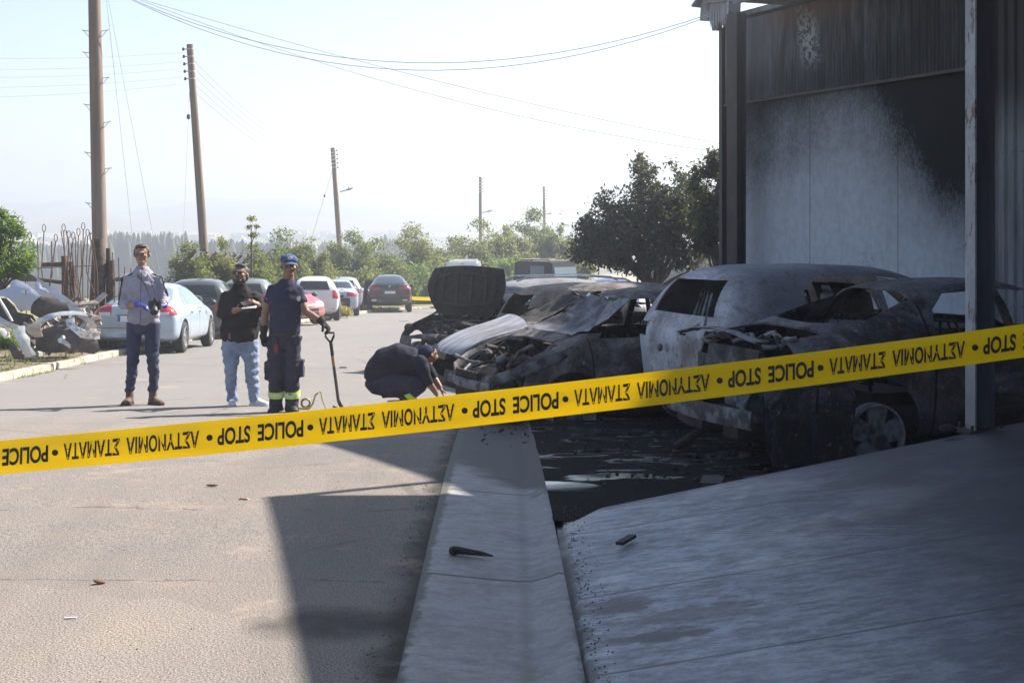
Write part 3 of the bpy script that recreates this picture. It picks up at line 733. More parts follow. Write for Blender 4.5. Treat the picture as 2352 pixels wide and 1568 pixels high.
def intact_car(name, label, cat, sp, pm, X, Y, heading, lv=2, glass=None, group='cars parked on the verge', tails=None, fronts=True, wheels=True, plate='rear', dz=0, tails_only=False, mirrors=None, rimm=None, pitch=None):
    glass = glass or M_glass; L = sp['L']; W = sp['W']
    fx, fy = math.cos(heading), math.sin(heading)
    zz = g(Y)+dz
    root = thing(name, label, cat, (X, Y, zz), heading, group)
    root.rotation_euler = (0, -math.atan2(g(Y+fy*2)-g(Y-fy*2), 4.0) if pitch is None else pitch, heading)
    S = body_mesh(sp, lv); SI = inflate(S, .005); SL = inflate(S, .010)
    B = boolean(S, cyl_cut(sp), 'DIFFERENCE'); shift(B, L); mobj('body', B, pm, root, 38)
    for w in sp['side']+([sp['quarter']] if sp.get('quarter') else []):
        for s in (-1, 1): patch(SI, prismy(w, min(s*.35, s*1.2), max(s*.35, s*1.2)), 'window', glass, root, L)
    for k, nm in (('rear', 'rear_window'), ('front', 'windscreen')):
        x0, x1, q = sp[k]; patch(SI, prismx(q, x0, x1), nm, glass, root, L)
    zb = sp['rings'][1][4]; t0 = tails or dict(x=(-.1,.42), y=(.42, 1.2), z=(zb-.10, zb+.07))
    for s in (-1, 1):
        o = patch(SL, boxcut(*t0['x'], s*t0['y'][0], s*t0['y'][1], *t0['z']), 'tail_light', M_tail, root, L)
        if o and t0.get('clear'): patch(inflate(S, .014), boxcut(*t0['x'], s*t0['clear'][0], s*t0['clear'][1], *t0['clear'][2]), 'reversing_lamp', M_clear, o, 0 if False else L)
        if fronts:
            r8 = sp['rings'][-3]; patch(SL, boxcut(r8[0]-.05, L+.1, s*.40, s*1.2, r8[4]-.17, r8[4]-.02), 'headlight', M_clear, root, L)
    if fronts:
        r9 = sp['rings'][-1]; patch(SL, boxcut(L-.3, L+.1, -.42, .42, r9[3]+.02, r9[4]-.02), 'grille', M_blk, root, L)
    if wheels:
        for xw in sp['wb']:
            for s in (-1, 1): wheel(root, xw-L/2, s*W/2*.995, sp['rw'], rimm or M_rim, .22)
    mx = sp['rings'][-4][1]-.32
    for s in (-1, 1):
        b = MB(); z = sp['rings'][-4][4]+.10; b.ell((mx-L/2, s*(W/2+.09), z), (.09, .10, .075), nu=12, nv=8); b.box((mx+.02-L/2, s*(W/2-.02), z-.03), (.06, .14, .035))
        b.build('mirror', mirrors or pm, root, smooth=50)
        b = MB()
        for k, w in enumerate(sp['side']):
            xh = w[0][0]+.12; b.box((xh-L/2, s*(W/2*.985+.012), sp['rings'][3][4]-.115), (.17, .035, .028))
            if k == 0: b.build('door_handle', pm, root, bevel=.006); b = MB()
        b.build('door_handle', pm, root, bevel=.006)
    if plate == 'rear':
        zp = sp['rings'][0][4]-(.13 if sp is COUPE_SUV else .05)
        b = MB(); b.box((.045-L/2-.05, 0, zp), (.02, .52, .115)); pl = b.build('number_plate', M_plate, root)
        b = MB(); b.box((.045-L/2-.062, .235, zp), (.006, .05, .115)); b.build('plate_band', M_blue, pl)
        return root, pl
    return root, None
def text_mesh(body, size, bold=0.0, ext=.002, align='CENTER'):
    cu = bpy.data.curves.new('t', 'FONT'); cu.body = body; cu.size = size; cu.align_x = align; cu.align_y = 'CENTER'; cu.extrude = ext; cu.offset = bold
    o = bpy.data.objects.new('t', cu); SC.collection.objects.link(o)
    dg = bpy.context.evaluated_depsgraph_get(); dg.update(); me = bpy.data.meshes.new_from_object(o.evaluated_get(dg), depsgraph=dg)
    bpy.data.objects.remove(o); return me

# pale blue sedan nearest on the left
GA = (-1.22, -.02, 1.08)
P_blue = paint('pale_blue_paint', (.42,.53,.66), .25, .25, .18, gaps=(-.86,.03,.98))
CR = variant(SED, 1.01, 1.0, 1.0)
blue, bpl = intact_car('parked_sedan', 'pale blue sedan with red tail lights parked behind the man in the grey hoodie', 'car', CR, P_blue, -7.72, 31.0, R(90.5), 3, glass=M_glasspale,
    tails=dict(x=(-.1,.40), y=(.44,1.2), z=(.80,1.01), clear=(.46,.72,(.80,.86))), mirrors=M_blk)
b = MB(); b.box((-CR['L']/2+.045, 0, .545), (.02, 1.2, .012)); b.box((-CR['L']/2+.03, 0, .80), (.012, .62, .02)); b.build('bumper_seam', M_blk, blue)
# dark hatch behind man two
P_dkgrey = paint('dark_grey_paint', (.045,.05,.055), .3, .2, .3, gaps=(-.7,.2,1.1))
hk, hp = intact_car('parked_hatchback', 'dark grey hatchback with white lettering across the tailgate', 'car', HAT, P_dkgrey, -8.15, 37.5, R(96), 2, plate=None,
    tails=dict(x=(-.1,.42), y=(.50,1.2), z=(.72,.86)))
me = text_mesh('NO', .34, .004); o = mobj('tailgate_lettering', me, simple('white_decal', (.55,.56,.58), .5), hk); o.rotation_euler = (R(90), 0, R(-90)); o.location = (-HAT['L']/2+.045, .05, .98)
me = text_mesh('20', .10, .002); o = mobj('sticker', me, simple('white_sticker', (.6,.6,.6), .5), hk); o.rotation_euler = (R(70), 0, R(-90)); o.location = (-HAT['L']/2+.20, .30, 1.30)
P_midgrey = paint('grey_paint', (.16,.17,.17), .32, .2, .4, gaps=(-.7,.2,1.1))
intact_car('parked_hatchback', 'dull grey hatchback with a short roof aerial, between two men', 'car', HAT, P_midgrey, -7.9, 43.0, R(94), 2, plate=None)
P_red = paint('faded_red_paint', (.50,.07,.08), .45, 0, .5, gaps=(-.86,.03,.98))
intact_car('parked_car', 'faded red car with crumpled bodywork facing the road', 'car', variant(HAT, .95, .93, .95), P_red, -7.75, 47.0, R(-50), 2, plate=None, mirrors=M_blk)
P_white = paint('white_paint', (.72,.73,.74), .3, 0, .3, gaps=(-.86,.03,.98))
intact_car('parked_hatchback', 'white hatchback behind the faded red car', 'car', variant(HAT, 1.0, 1.04, 1.0), P_white, -7.25, 52.5, R(96), 2, plate=None, tails=dict(x=(-.1,.3), y=(.66,1.2), z=(.8,1.1)))
P_bsil = paint('blue_silver_paint', (.40,.47,.60), .3, .3, .3, gaps=(-.86,.03,.98))
wr, _ = intact_car('parked_sedan', 'blue silver sedan missing its rear bumper, behind the white hatchback', 'car', variant(SED, 1, 1.02, 1), P_bsil, -7.25, 59.0, R(96), 2, plate=None)
b = MB(); b.box((-2.20, 0, .55), (.10, 1.1, .34)); b.box((-2.22, 0, .80), (.06, .6, .12)); b.build('bare_bumper_bar', M_blk, wr, bevel=.02)
P_sil = paint('silver_paint', (.50,.51,.52), .3, .4, .3, gaps=(-.7,.2,1.1))
so, _ = intact_car('parked_car', 'silver hatchback with its door standing open beside the black coupe', 'car', variant(HAT, 1, 1.03, 1), P_sil, -7.55, 64.0, R(94), 2, plate=None)
b = MB(); b.prism([(-.05,.32),(1.0,.32),(1.05,.98),(.55,1.42),(.05,1.40),(-.05,.9)], 0, .06, 'y'); od = b.build('open_door', M_blk, so, bevel=.015); od.location = (-.1, -.93, 0); od.rotation_euler = (0, 0, R(-62))
intact_car('parked_car', 'white hatchback farthest along the parked row', 'car', variant(HAT, .95, 1, .95), P_white, -7.9, 73.0, R(92), 2, plate=None)
# dark coupe SUV at the kerb
P_black = paint('black_metallic_paint', (.030,.032,.038), .2, .3, .15, gaps=(-1.0,.2,1.25))
x6, xp = intact_car('parked_suv', 'black coupe suv with red tail lights and number plate parked at the kerb', 'car', COUPE_SUV, P_black, -5.62, 65.0, R(95.5), 3,
    tails=dict(x=(-.1,.55), y=(.42,1.3), z=(1.02,1.14)), mirrors=M_blk, glass=NT('blueish_glass') and None)
b = MB(); b.lathe([(0, 0), (.055, 0), (.06, .012), (.06, .03)], 20, 'x'); o = b.build('badge', M_chrome, x6, smooth=30); o.location = (-COUPE_SUV['L']/2+.005, 0, 1.16); o.rotation_euler = (0, 0, R(180))
b = MB(); b.box((-COUPE_SUV['L']/2+.10, 0, 1.265), (.03, 1.3, .02)); b.box((-COUPE_SUV['L']/2+.05, 0, .60), (.04, 1.5, .02)); b.build('trim_strip', M_blk, x6)
for s in (-1, 1):
    b = MB(); b.box((-COUPE_SUV['L']/2+.10, s*.68, .55), (.06, .24, .09)); b.build('exhaust', M_chrome, x6, bevel=.02)
    b = MB(); b.box((-COUPE_SUV['L']/2+.085, s*.74, .74), (.04, .24, .06)); b.build('reflector', M_tail, x6, bevel=.01)

# ------------------------------------------------------------------ burnt cars
def warp(me, amt, seed, zmin=.7):
    for v in me.vertices:
        p = v.co; k = min(1, max(0, (p.z-zmin)/.5))
        d = amt*mnoise.noise(Vector((p.x*1.6+seed, p.y*1.6, p.z*1.6)))+amt*.35*mnoise.noise(Vector((p.x*6+seed, p.y*6, p.z*6)))
        p.z += d*k; p.x += .5*d*k; 
def burnt_car(name, label, sp, bm_, X, Y, heading, seed, wamt=.030, cuts=(), tyres=(0,0,0,0), front_open=False, lift=-.06, nohood=False, interior=True, wh=True, group='burnt out cars in the yard', lv=3, tilt=0, back_holes=True, tail_hole=True, bootopen=False):
    L, W = sp['L'], sp['W']
    root = thing(name, label, 'car', (X, Y, g(Y)+lift), heading, group); root.rotation_euler = (tilt, -math.atan2(g(Y+math.sin(heading)*2)-g(Y-math.sin(heading)*2), 4.0), heading)
    S = body_mesh(sp, lv)
    sh = evaluated(S, [('SOLIDIFY', dict(thickness=.018, offset=-1))])
    c = MB()
    def addm(me_):
        b0 = len(c.v); c.v += [tuple(v.co) for v in me_.vertices]; c.f += [tuple(i+b0 for i in p.vertices) for p in me_.polygons]; c.m += [0]*len(me_.polygons)
    for w in sp['side']+([sp['quarter']] if sp.get('quarter') else []):
        sh = boolean(sh, prismy(w, -1.3, 1.3), 'DIFFERENCE')
    for k in ('rear', 'front'):
        x0, x1, q = sp[k]; sh = boolean(sh, prismx(q, x0-.1, x1), 'DIFFERENCE')
    sh = boolean(sh, cyl_cut(sp, .06, .26), 'DIFFERENCE')
    for q in cuts: sh = boolean(sh, q, 'DIFFERENCE')
    warp(sh, wamt, seed); shift(sh, L); mobj('body', sh, bm_, root, 35)
    hl = L/2
    if interior:
        b = MB(); zf = .34; b.box((0, 0, zf-.03), (L*.55, W*.82, .05)); b.build('floor_pan', M_soot, root)
        for k, xs_ in ((0, .10), (1, .10)):
            s = 1 if k else -1; b = MB(); y = s*.38; b.box((xs_-.1, y, .50), (.50, .46, .10))
            for dy in (-.20, -.07, .07, .20): b.tube([(xs_-.32, y+dy, .52), (xs_-.48, y+dy, 1.02), (xs_-.50, y+dy*.6, 1.16)], .012, 6)
            for zz in (.7, .85, 1.0, 1.12): b.tube([(xs_-.38-(zz-.6)*.25, y-.2, zz), (xs_-.38-(zz-.6)*.25, y+.2, zz)], .012, 6)
            b.build('seat_frame', M_rustd, root)
        b = MB(); b.box((-.95, 0, .52), (.5, 1.2, .10))
        for dy in (-.5, -.25, 0, .25, .5): b.tube([(-1.15, dy, .55), (-1.28, dy, 1.05)], .014, 6)
        b.tube([(-1.28, -.55, 1.05), (-1.28, .55, 1.05)], .018, 6); b.box((-1.24, 0, .82), (.03, 1.15, .40), Euler((0, R(-14), 0)).to_matrix())
        b.build('rear_seat', M_rustd, root)
        b = MB(); xd = sp['rings'][-4][0]-hl-.28; b.box((xd, 0, .82), (.22, W*.74, .14)); b.tube([(xd-.12, -W*.36, .86), (xd-.12, W*.36, .86)], .03, 8)
        for k in range(20):
            a0, a1 = 2*math.pi*k/20, 2*math.pi*(k+1)/20
            f = lambda a: (xd-.32+.06*math.sin(a), .38+.18*math.cos(a), .86+.17*math.sin(a))
            b.tube([f(a0), f(a1)], .011, 5, caps=False)
        b.build('dashboard', M_soot, root)
    if wh:
        k = 0
        for xw in sp['wb']:
            for s in (-1, 1):
                wheel(root, xw-hl, s*W/2*.97, sp['rw']*(1.0 if tyres[k] else 1.14), M_rimb, .19, 5, tyre=bool(tyres[k]), lean=seed+k*.7); k += 1
    return root, S
B_dark = burnt('burnt_dark_steel', (.17,.18,.21), (.05,.05,.058), (.016,.016,.018), (.050,.032,.028))
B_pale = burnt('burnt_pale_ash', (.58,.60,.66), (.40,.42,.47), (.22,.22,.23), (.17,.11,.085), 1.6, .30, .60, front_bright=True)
B_brown = burnt('burnt_brown_steel', (.22,.20,.20), (.07,.06,.055), (.03,.026,.024), (.10,.065,.045), 2.6)
B_roof = burnt('burnt_tan_steel', (.30,.26,.21), (.18,.14,.10), (.10,.085,.075), (.19,.11,.06), 1.8, .35, .6)
B_silver = burnt('scorched_silver', (.22,.23,.25), (.17,.17,.19), (.10,.10,.11), (.16,.13,.11), 1.5, .3, .58, .5)

def place(nearpt, farpt, L, rear=True):
    """centre and heading of a car from the two corners of its end that faces the road"""
    n = Vector(nearpt); f = Vector(farpt); d = (f-n).normalized(); out = Vector((d.y, -d.x)); mid = (n+f)/2
    if rear: h = out; c = mid+h*L/2      # rear faces the road, heading away
    else: h = -out; c = mid+out*L/2
    return c.x, c.y, math.atan2(h.y, h.x)
# nearest: dark sedan, tail to the road
c_tail = [boxcut(-.2, .30, -.86, -.42, .80, .96), boxcut(-.2, .30, .42, .86, .80, .96), boxcut(-.2, .26, -.62, .62, .38, .56), boxcut(.02, .62, -.60, .60, .90, 1.3)]
X, Y, hd = place((1.86, 10.45), (1.30, 12.05), 4.55)
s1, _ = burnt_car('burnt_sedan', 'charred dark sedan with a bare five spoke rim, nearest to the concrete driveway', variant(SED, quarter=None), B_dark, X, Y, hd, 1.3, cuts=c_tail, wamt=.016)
hl = SED['L']/2
b = MB(); pts = []
for k in range(13):
    y = -.72+1.44*k/12; b.v  # noqa
    pts.append((-hl-.02-.10*math.cos(y*1.9), y, .40))
b.tube(pts, [(.020, .075)]*13, 10, ref=(1,0,0)); b.build('bumper_beam', M_ashm, s1, smooth=40)
b = MB(); b.box((-hl+.18, .35, .30), (.34, .3, .16)); b.box((-hl+.2, -.3, .28), (.4, .24, .12)); b.tube([(-hl+.1, .3, .22), (-hl-.1, .32, .10), (-hl-.16, .33, 0.06)], .035, 8); b.build('underbody', M_rustd, s1)
b = MB(); b.tube([(-hl+.05, -.66, .97), (-hl+.02, -.3, 1.03), (-hl+.02, 0, 1.045), (-hl+.02, .3, 1.03), (-hl+.05, .66, .97)], [(.05,.012)]*5, 8, ref=(1,0,0))
rb = random.Random(9)
for k in range(26):
    x = -hl+.05+rb.random()*.5; y = rb.uniform(-.62, .62); b.box((x, y, .93+rb.random()*.08), (.05+.1*rb.random(), .04+.14*rb.random(), .02), Euler((rb.uniform(-.5,.5), rb.uniform(-.4,.4), rb.random()*3)).to_matrix())
b.build('boot_rim', M_ashm, s1)
# hanging corner panel of the rear bumper, on the near side
b = MB(); rp = [( -.30,.93),(.42,.93),(.40,.82),(.36,.20),(.30,.05),(-.28,.02),(-.34,.30)]
def hang(parent, pts, th, name, m, loc, rot, bev=.01):
    o = MB().prism(pts, -th/2, th/2, 'y').build(name, m, parent, bevel=bev, smooth=40); o.location = loc; o.rotation_euler = rot; return o
o = hang(s1, [(-.36,.62),(.36,.60),(.40,.52),(.34,.02),(.26,-.02),(-.26,0),(-.34,.18)], .02, 'hanging_bumper_panel', B_dark, (-hl+.30, -.93, .06), (R(4), R(-2), R(-4)))
b = MB(); b.box((-hl+.32, -.95, .56), (.50, .02, .11)); b.build('lamp_recess', M_soot, o.parent)
b = MB(); b.box((-hl+.03, -.95, .36), (.05, .03, .44), Euler((0, .05, 0)).to_matrix()); b.box((-hl+.30, -.965, .46), (.58, .03, .035)); b.box((-hl+.34, -.965, .28), (.03, .03, .40)); b.box((-hl+.62, -.96, .35), (.07, .03, .5), Euler((0, R(-12), 0)).to_matrix()); b.build('panel_rib', B_dark, s1, bevel=.008)
b = MB(); b.prism([(-.1,.0),(.1,.0),(.17,.32),(.02,.30)], -.01, .01, 'y'); o = b.build('torn_flap', B_pale, s1); o.location = (-hl-.02, -.42, .52); o.rotation_euler = (0, 0, R(70))

# pale hatchback, tail to the road
c_h = [boxcut(-.2, .30, -.90, -.52, .86, 1.0), boxcut(-.2, .34, .56, .92, .88, 1.02), boxcut(-.2, .3, -.5, .5, .30, .50), boxcut(.15, .42, -.40, -.10, 1.545, 1.575)]
X, Y, hd = place((1.78, 12.75), (1.08, 14.35), 4.4)
HAT2 = variant(HAT, 1.08, 1.065, 1.0, quarter=None)
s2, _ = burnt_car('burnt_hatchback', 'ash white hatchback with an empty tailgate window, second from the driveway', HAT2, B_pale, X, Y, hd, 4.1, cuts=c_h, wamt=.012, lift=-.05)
hl2 = HAT2['L']/2
b = MB()
b = MB(); 
for k in range(4): b.tube([(-hl2+.20+.1*k, -.5+.24*k, 1.04), (-hl2+.40+.1*k, -.30+.22*k, 1.34)], .012+.004*(k%2), 6)
b.build('parcel_shelf_frame', M_ashm, s2)
b = MB(); b.box((-hl2+.06, -.35, .96), (.012, .10, .02)); b.build('brake_lamp_slot', M_soot, s2)
b = MB(); b.ell((-hl2+.09, .12, .80), (.012, .05, .04), nu=10, nv=6); b.build('badge', M_ashm, s2)
b = MB(); b.ell((-hl2+.30, -.865, .94), (.15, .03, .055), nu=12, nv=8); b.build('melted_lamp', M_rustd, s2)
b = MB(); b.tube([(-hl2+.06,-.68,.44),(-hl2-.02,0,.44),(-hl2+.06,.68,.44)], [(.02,.06)]*3, 8, ref=(1,0,0)); b.box((-hl2-.02, -.62, .30), (.05, .22, .26), Euler((.2,.3,0)).to_matrix()); b.build('bumper_beam', M_rustd, s2, bevel=.02)

# dark hatch, nose to the road, bonnet gone
c3 = [boxcut(3.42, 4.05, -.66, .66, .74, 1.3), boxcut(3.95, 4.5, -.58, .58, .42, .62), boxcut(3.8, 4.5, .40, .8, .55, .74), boxcut(3.8, 4.5, -.8, -.40, .55, .74)]
X, Y, hd = place((-.16, 14.1), (-.82, 15.7), 4.2, rear=False)
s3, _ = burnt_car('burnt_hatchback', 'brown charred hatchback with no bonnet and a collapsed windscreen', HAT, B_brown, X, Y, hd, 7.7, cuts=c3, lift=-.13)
s3.rotation_euler.y += R(1.6)
# collapsed windscreen sheet and bay clutter
def sag_sheet(sp, name, m, parent, sag=.10, seed=0, f=.85):
    x0, x1, q = sp['front']; L = sp['L']; b = MB(); rows = []
    zlo, zhi = q[0][1], q[2][1]; xb_, xt_ = sp['rings'][-4][2]-L/2-.02, sp['rings'][-5][2]-L/2+.02; wb_, wt_ = q[1][0], q[2][0]
    for i in range(13):
        u = i/12; row = []
        for j in range(17):
            w = -1+2*j/16; wid = (wb_+(wt_-wb_)*u)*f; d = sag*math.sin(math.pi*u)*(1-w*w*.7)+.03*mnoise.noise(Vector((u*6+seed, w*5, 0)))+.02*mnoise.noise(Vector((u*16+seed, w*13, 0)))
            row.append((xb_+(xt_-xb_)*u-d*.5, w*wid, zlo+(zhi-zlo)*u-d))
        rows.append(row)
    sm = strip_mesh(rows); me = evaluated(sm.mesh('s'), [('SOLIDIFY', dict(thickness=.008))]); return mobj(name, me, m, parent, 60)
sag_sheet(HAT, 'collapsed_windscreen', simple('melted_glass', (.16,.16,.175), .35, 0, (.035,.03,.03), 5, .5, 22, lo=.38, hi=.6), s3, .16, 3)
def clutter(parent, name, m, box, n, seed, big=1.0):
    rb = random.Random(seed); b = MB(); x0, x1, y0, y1, z0, z1 = box
    for k in range(n):
        p = Vector((rb.uniform(x0, x1), rb.uniform(y0, y1), rb.uniform(z0, z1))); r = Euler((rb.uniform(-.6,.6), rb.uniform(-.6,.6), rb.random()*3)).to_matrix(); t_ = rb.random()
        if t_ < .15: b.box(p, (rb.uniform(.06,.28)*big, rb.uniform(.05,.2)*big, rb.uniform(.02,.14)*big), r, taper=rb.uniform(.6,1))
        elif t_ < .75:
            q = p+r @ Vector((rb.uniform(.2,.5)*big, 0, 0)); mid = (p+q)/2+Vector((0, 0, rb.uniform(.02,.1))); b.tube([p, mid, q], rb.uniform(.008,.022), 6)
        else: b.ell(p, (rb.uniform(.04,.1)*big, rb.uniform(.04,.1)*big, rb.uniform(.03,.09)*big), r, 10, 6)
    return b.build(name, m, parent)
clutter(s3, 'engine', M_rustd, (1.25, 1.85, -.55, .55, .50, .82), 46, 5)
clutter(s3, 'wiring', M_ashm, (1.3, 1.9, -.6, .6, .66, .84), 16, 6)
b = MB()
for s in (-1, 1): b.tube([(1.15, s*.80, .95), (1.45, s*.86, .86), (1.75, s*.82, .76), (1.98, s*.66, .66), (2.06, s*.4, .60)], [(.055,.012)]*5, 8, ref=(0,0,1))
b.tube([(2.06, -.62, .56), (2.12, 0, .56), (2.06, .62, .56)], [(.012,.05)]*3, 8, ref=(1,0,0)); b.tube([(2.0, -.6, .80), (2.05, 0, .78), (2.0, .6, .80)], .018, 6)
b.build('bay_rail', M_ashm, s3, smooth=40)
b = MB(); b.box((2.04, -.10, .52), (.03, .62, .32)); 
for k in range(9): b.box((2.06, -.10, .38+.035*k), (.012, .60, .008))
b.build('radiator', M_rustd, s3)

# sedan with pale bonnet, nose to the road
c4 = [boxcut(4.2, 4.7, -.5, .5, .42, .62), boxcut(4.15, 4.7, -.8, -.42, .52, .70), boxcut(4.15, 4.7, .42, .8, .52, .70)]
X, Y, hd = place((-.86, 16.6), (-1.22, 18.35), 4.55, rear=False)
s4, _ = burnt_car('burnt_sedan', 'burnt sedan with a pale sunlit bonnet nosing onto the road', variant(SED, 1, 1.07, 1), B_brown, X, Y, hd, 2.9, cuts=c4)
S4 = body_mesh(variant(SED, 1, 1.07, 1), 3); bn = boolean(inflate(S4, .012), boxcut(3.46, 4.42, -.76, .76, .70, 1.2), 'INTERSECT'); shift(bn, SED['L']); mobj('bonnet', bn, simple('blistered_silver_bonnet', (.38,.39,.42), .55, .2, (.16,.155,.17), 3.2, .35, 26, stretch=(.7,3,1)), s4, 40)
sag_sheet(SED, 'collapsed_windscreen', M_soot, s4, .06, 8)
b = MB(); b.tube([(.62,-.90,.95),(.42,-.93,1.25),(.22,-.92,1.36),(.05,-.92,1.30),(-.02,-.92,.96)], [(.035,.012)]*5, 8, ref=(1,0,0)); b.build('door_frame', B_silver, s4, smooth=40)
# car with bonnet raised, nose to us
c5 = [boxcut(3.46, 4.36, -.72, .72, .66, 1.3), boxcut(4.3, 4.8, -.45, .45, .45, .62)]
s5, _ = burnt_car('burnt_sedan', 'burnt sedan with its blackened bonnet raised upright', SED, B_dark, -0.22, 25.0, R(240), 5.5, cuts=c5)
clutter(s5, 'engine', M_soot, (1.3, 2.0, -.6, .6, .55, .86), 44, 15); clutter(s5, 'hoses', M_ashm, (1.3, 1.9, -.6, .6, .80, .90), 12, 16)
rows = []
for i in range(9):
    u = i/8; wid = .52+.26*math.sin(min(1,u*1.5)*math.pi/2)-.36*max(0, u-.60)**1.5; zt = .80*u
    rows.append([( .05*math.sin(u*3)+.05*(1-(w/8)**2), w/8*wid*(1 if True else 1), zt+.05*(1-(w/8)**2)*(u > .9)) for w in range(-8, 9)])
me = evaluated(strip_mesh(rows).mesh('h'), [('SOLIDIFY', dict(thickness=.022))]); hood = mobj('bonnet', me, M_soot, s5, 50); hood.location = (1.18, 0, .98); hood.rotation_euler = (0, R(-8), 0)
b = MB()
for y in (-.42, -.14, .14, .42): b.box((.105, y, .42), (.03, .05, .50))
b.tube([(.10,-.55,.20),(.12,0,.16),(.10,.55,.20)], .028, 6); b.tube([(.10,-.55,.66),(.12,0,.72),(.10,.55,.66)], .028, 6); b.tube([(.10,-.6,.2),(.10,-.62,.5),(.10,-.55,.66)], .026, 6); b.tube([(.10,.6,.2),(.10,.62,.5),(.10,.55,.66)], .026, 6)
b.build('bonnet_rib', M_rustd, hood, bevel=.006)
# three more roofs behind
s6, _ = burnt_car('burnt_hatchback', 'burnt hatchback with a rust and tan roof, in the middle of the yard', HAT, B_roof, 1.75, 22.6, R(20), 9.1, lv=2, interior=False)
s7, _ = burnt_car('burnt_estate', 'scorched silver estate with roof rails, farthest burnt car in the row', variant(HAT, 1.08, 1.04, 1), B_silver, 1.45, 28.8, R(10), 6.2, lv=2, interior=False)
for s in (-1, 1):
    b = MB(); b.tube([(-1.5, s*.60, 1.57), (-1.3, s*.60, 1.64), (0, s*.60, 1.67), (.7, s*.58, 1.62), (.85, s*.58, 1.55)], .018, 6); b.build('roof_rail', M_chrome, s7)
s8, _ = burnt_car('burnt_hatchback', 'tall burnt hatchback with a pale dented roof, behind the ash white hatchback', variant(HAT, 1.05, 1.09, 1), B_roof, 3.3, 18.3, R(200), 3.3, lv=2, interior=False)
s9, _ = burnt_car('burnt_hatchback', 'burnt hatchback against the workshop wall', HAT, B_brown, 4.4, 24.0, R(198), 1.9, lv=2, interior=False)
# ------------------------------------------------------------------ people
def blob(b, voxel=.010, smooth=4, fac=.5):
    me = b.mesh('blob', True)
    return evaluated(me, [('REMESH', dict(mode='VOXEL', voxel_size=voxel, adaptivity=0)), ('SMOOTH', dict(iterations=smooth, factor=fac))])
def wrinkle(me, amt, f, seed=0, zlo=-9, zhi=9):
    n = [v.normal.copy() for v in me.vertices]
    for v, k in zip(me.vertices, n):
        if zlo < v.co.z < zhi:
            p = v.co; v.co += k*(amt*mnoise.noise(Vector((p.x*f+seed, p.y*f, p.z*f*1.8)))+amt*.5*mnoise.noise(Vector((p.x*f*2.4+seed, p.y*f*2.4, p.z*f*3.2))))
def skin_m(name, c): 
    t = NT(name); n = t.noise(18, 4, .6); return t.done(t.bsdf(t.mix(t.step(n, .35, .65), c, tuple(k*.82 for k in c)), .55, 0, None, .4))
def cloth(name, c, c2=None, sc=9, rough=.9):
    t = NT(name); n = t.noise(sc, 4, .65); f = t.noise(160, 2, .6)
    k = t.mix(t.step(n, .35, .65), c, c2 or tuple(q*.75 for q in c)); return t.done(t.bsdf(k, rough, 0, t.bump(t.math('ADD', f, t.math('MULTIPLY', n, 2)), .35, .004), .2))
SK1 = skin_m('tanned_skin', (.36,.20,.14)); SK2 = skin_m('dark_skin', (.27,.15,.10))
HAIR = simple('dark_hair', (.022,.016,.012), .6, 0, (.06,.05,.045), 60, .6, 120)
def head_prims(b, c, yaw=0, pitch=0, s=1.0, roll=0):
    """head of height .235*s with its centre at c, looking to -y; returns the matrix"""
    M = Matrix.Rotation(yaw, 3, 'Z') @ Matrix.Rotation(pitch, 3, 'X') @ Matrix.Rotation(roll, 3, 'Y') @ Matrix.Diagonal((1.12, 1.05, 1.0)); c = Vector(c)
    E = lambda p, r: b.ell(c+M @ (Vector(p)*s), tuple(k*s for k in r), M, 18, 12)
    E((0, .012, .035), (.074, .092, .082)); E((0, -.018, -.035), (.061, .068, .075)); E((0, -.056, -.080), (.040, .036, .028))
    E((0, -.030, -.012), (.064, .062, .050)); E((0, -.082, .028), (.050, .016, .012)); E((0, -.098, -.012), (.012, .018, .020)); E((0, -.088, .010), (.009, .016, .024))
    for k in (-1, 1): E((k*.016, -.088, -.017), (.010, .011, .008)); E((k*.077, .010, -.002), (.010, .018, .030)); E((k*.043, -.064, -.015), (.022, .020, .018))
    E((0, -.084, -.047), (.024, .012, .007)); E((0, -.081, -.058), (.020, .012, .006))
    return lambda p: c+M @ (Vector(p)*s), M
def hand_prims(b, wrist, d, n, s=1.0, curl=.5, side=1, spread=.18, thick=1.0):
    """palm and five fingers. d: direction of the fingers, n: palm normal, curl bends the fingers towards n, side: where the thumb leaves"""
    wrist = Vector(wrist); d = Vector(d).normalized(); n = Vector(n); n = (n-d*n.dot(d)).normalized(); a = d.cross(n)*side
    L = .088*s; b.tube([wrist-d*.02*s, wrist+d*.02*s, wrist+d*L*.6, wrist+d*L], [(.028*s,.020*s*thick),(.034*s,.018*s*thick),(.042*s,.017*s*thick),(.040*s,.013*s*thick)], 12, ref=a)
    for k, (o, ln) in enumerate(((.030, .070), (.010, .080), (-.010, .074), (-.029, .058))):
        p = wrist+d*L*.97+a*o*s; dd = (d+a*o/.03*spread*.5).normalized(); pts = [p-dd*.01]; ang = 0; cu = curl*(1+.12*k)
        for q in (.42, .33, .25):
            ang += cu; v = dd*math.cos(ang)+n*math.sin(ang); p = p+v*ln*q*s; pts.append(p.copy())
        b.tube(pts, [.0095*s*thick, .0090*s*thick, .0084*s*thick, .0070*s*thick], 8)
    p = wrist+d*.022*s+a*.026*s; q = p+(d*.45+a*.75+n*.35).normalized()*.038*s; r = q+(d*.8+a*.25+n*(.3+curl*.6)).normalized()*.030*s; e = r+(d*.8-a*.1+n*(.4+curl)).normalized()*.024*s
    b.tube([p, q, r, e], [.013*s*thick, .0115*s*thick, .010*s*thick, .008*s*thick], 8)
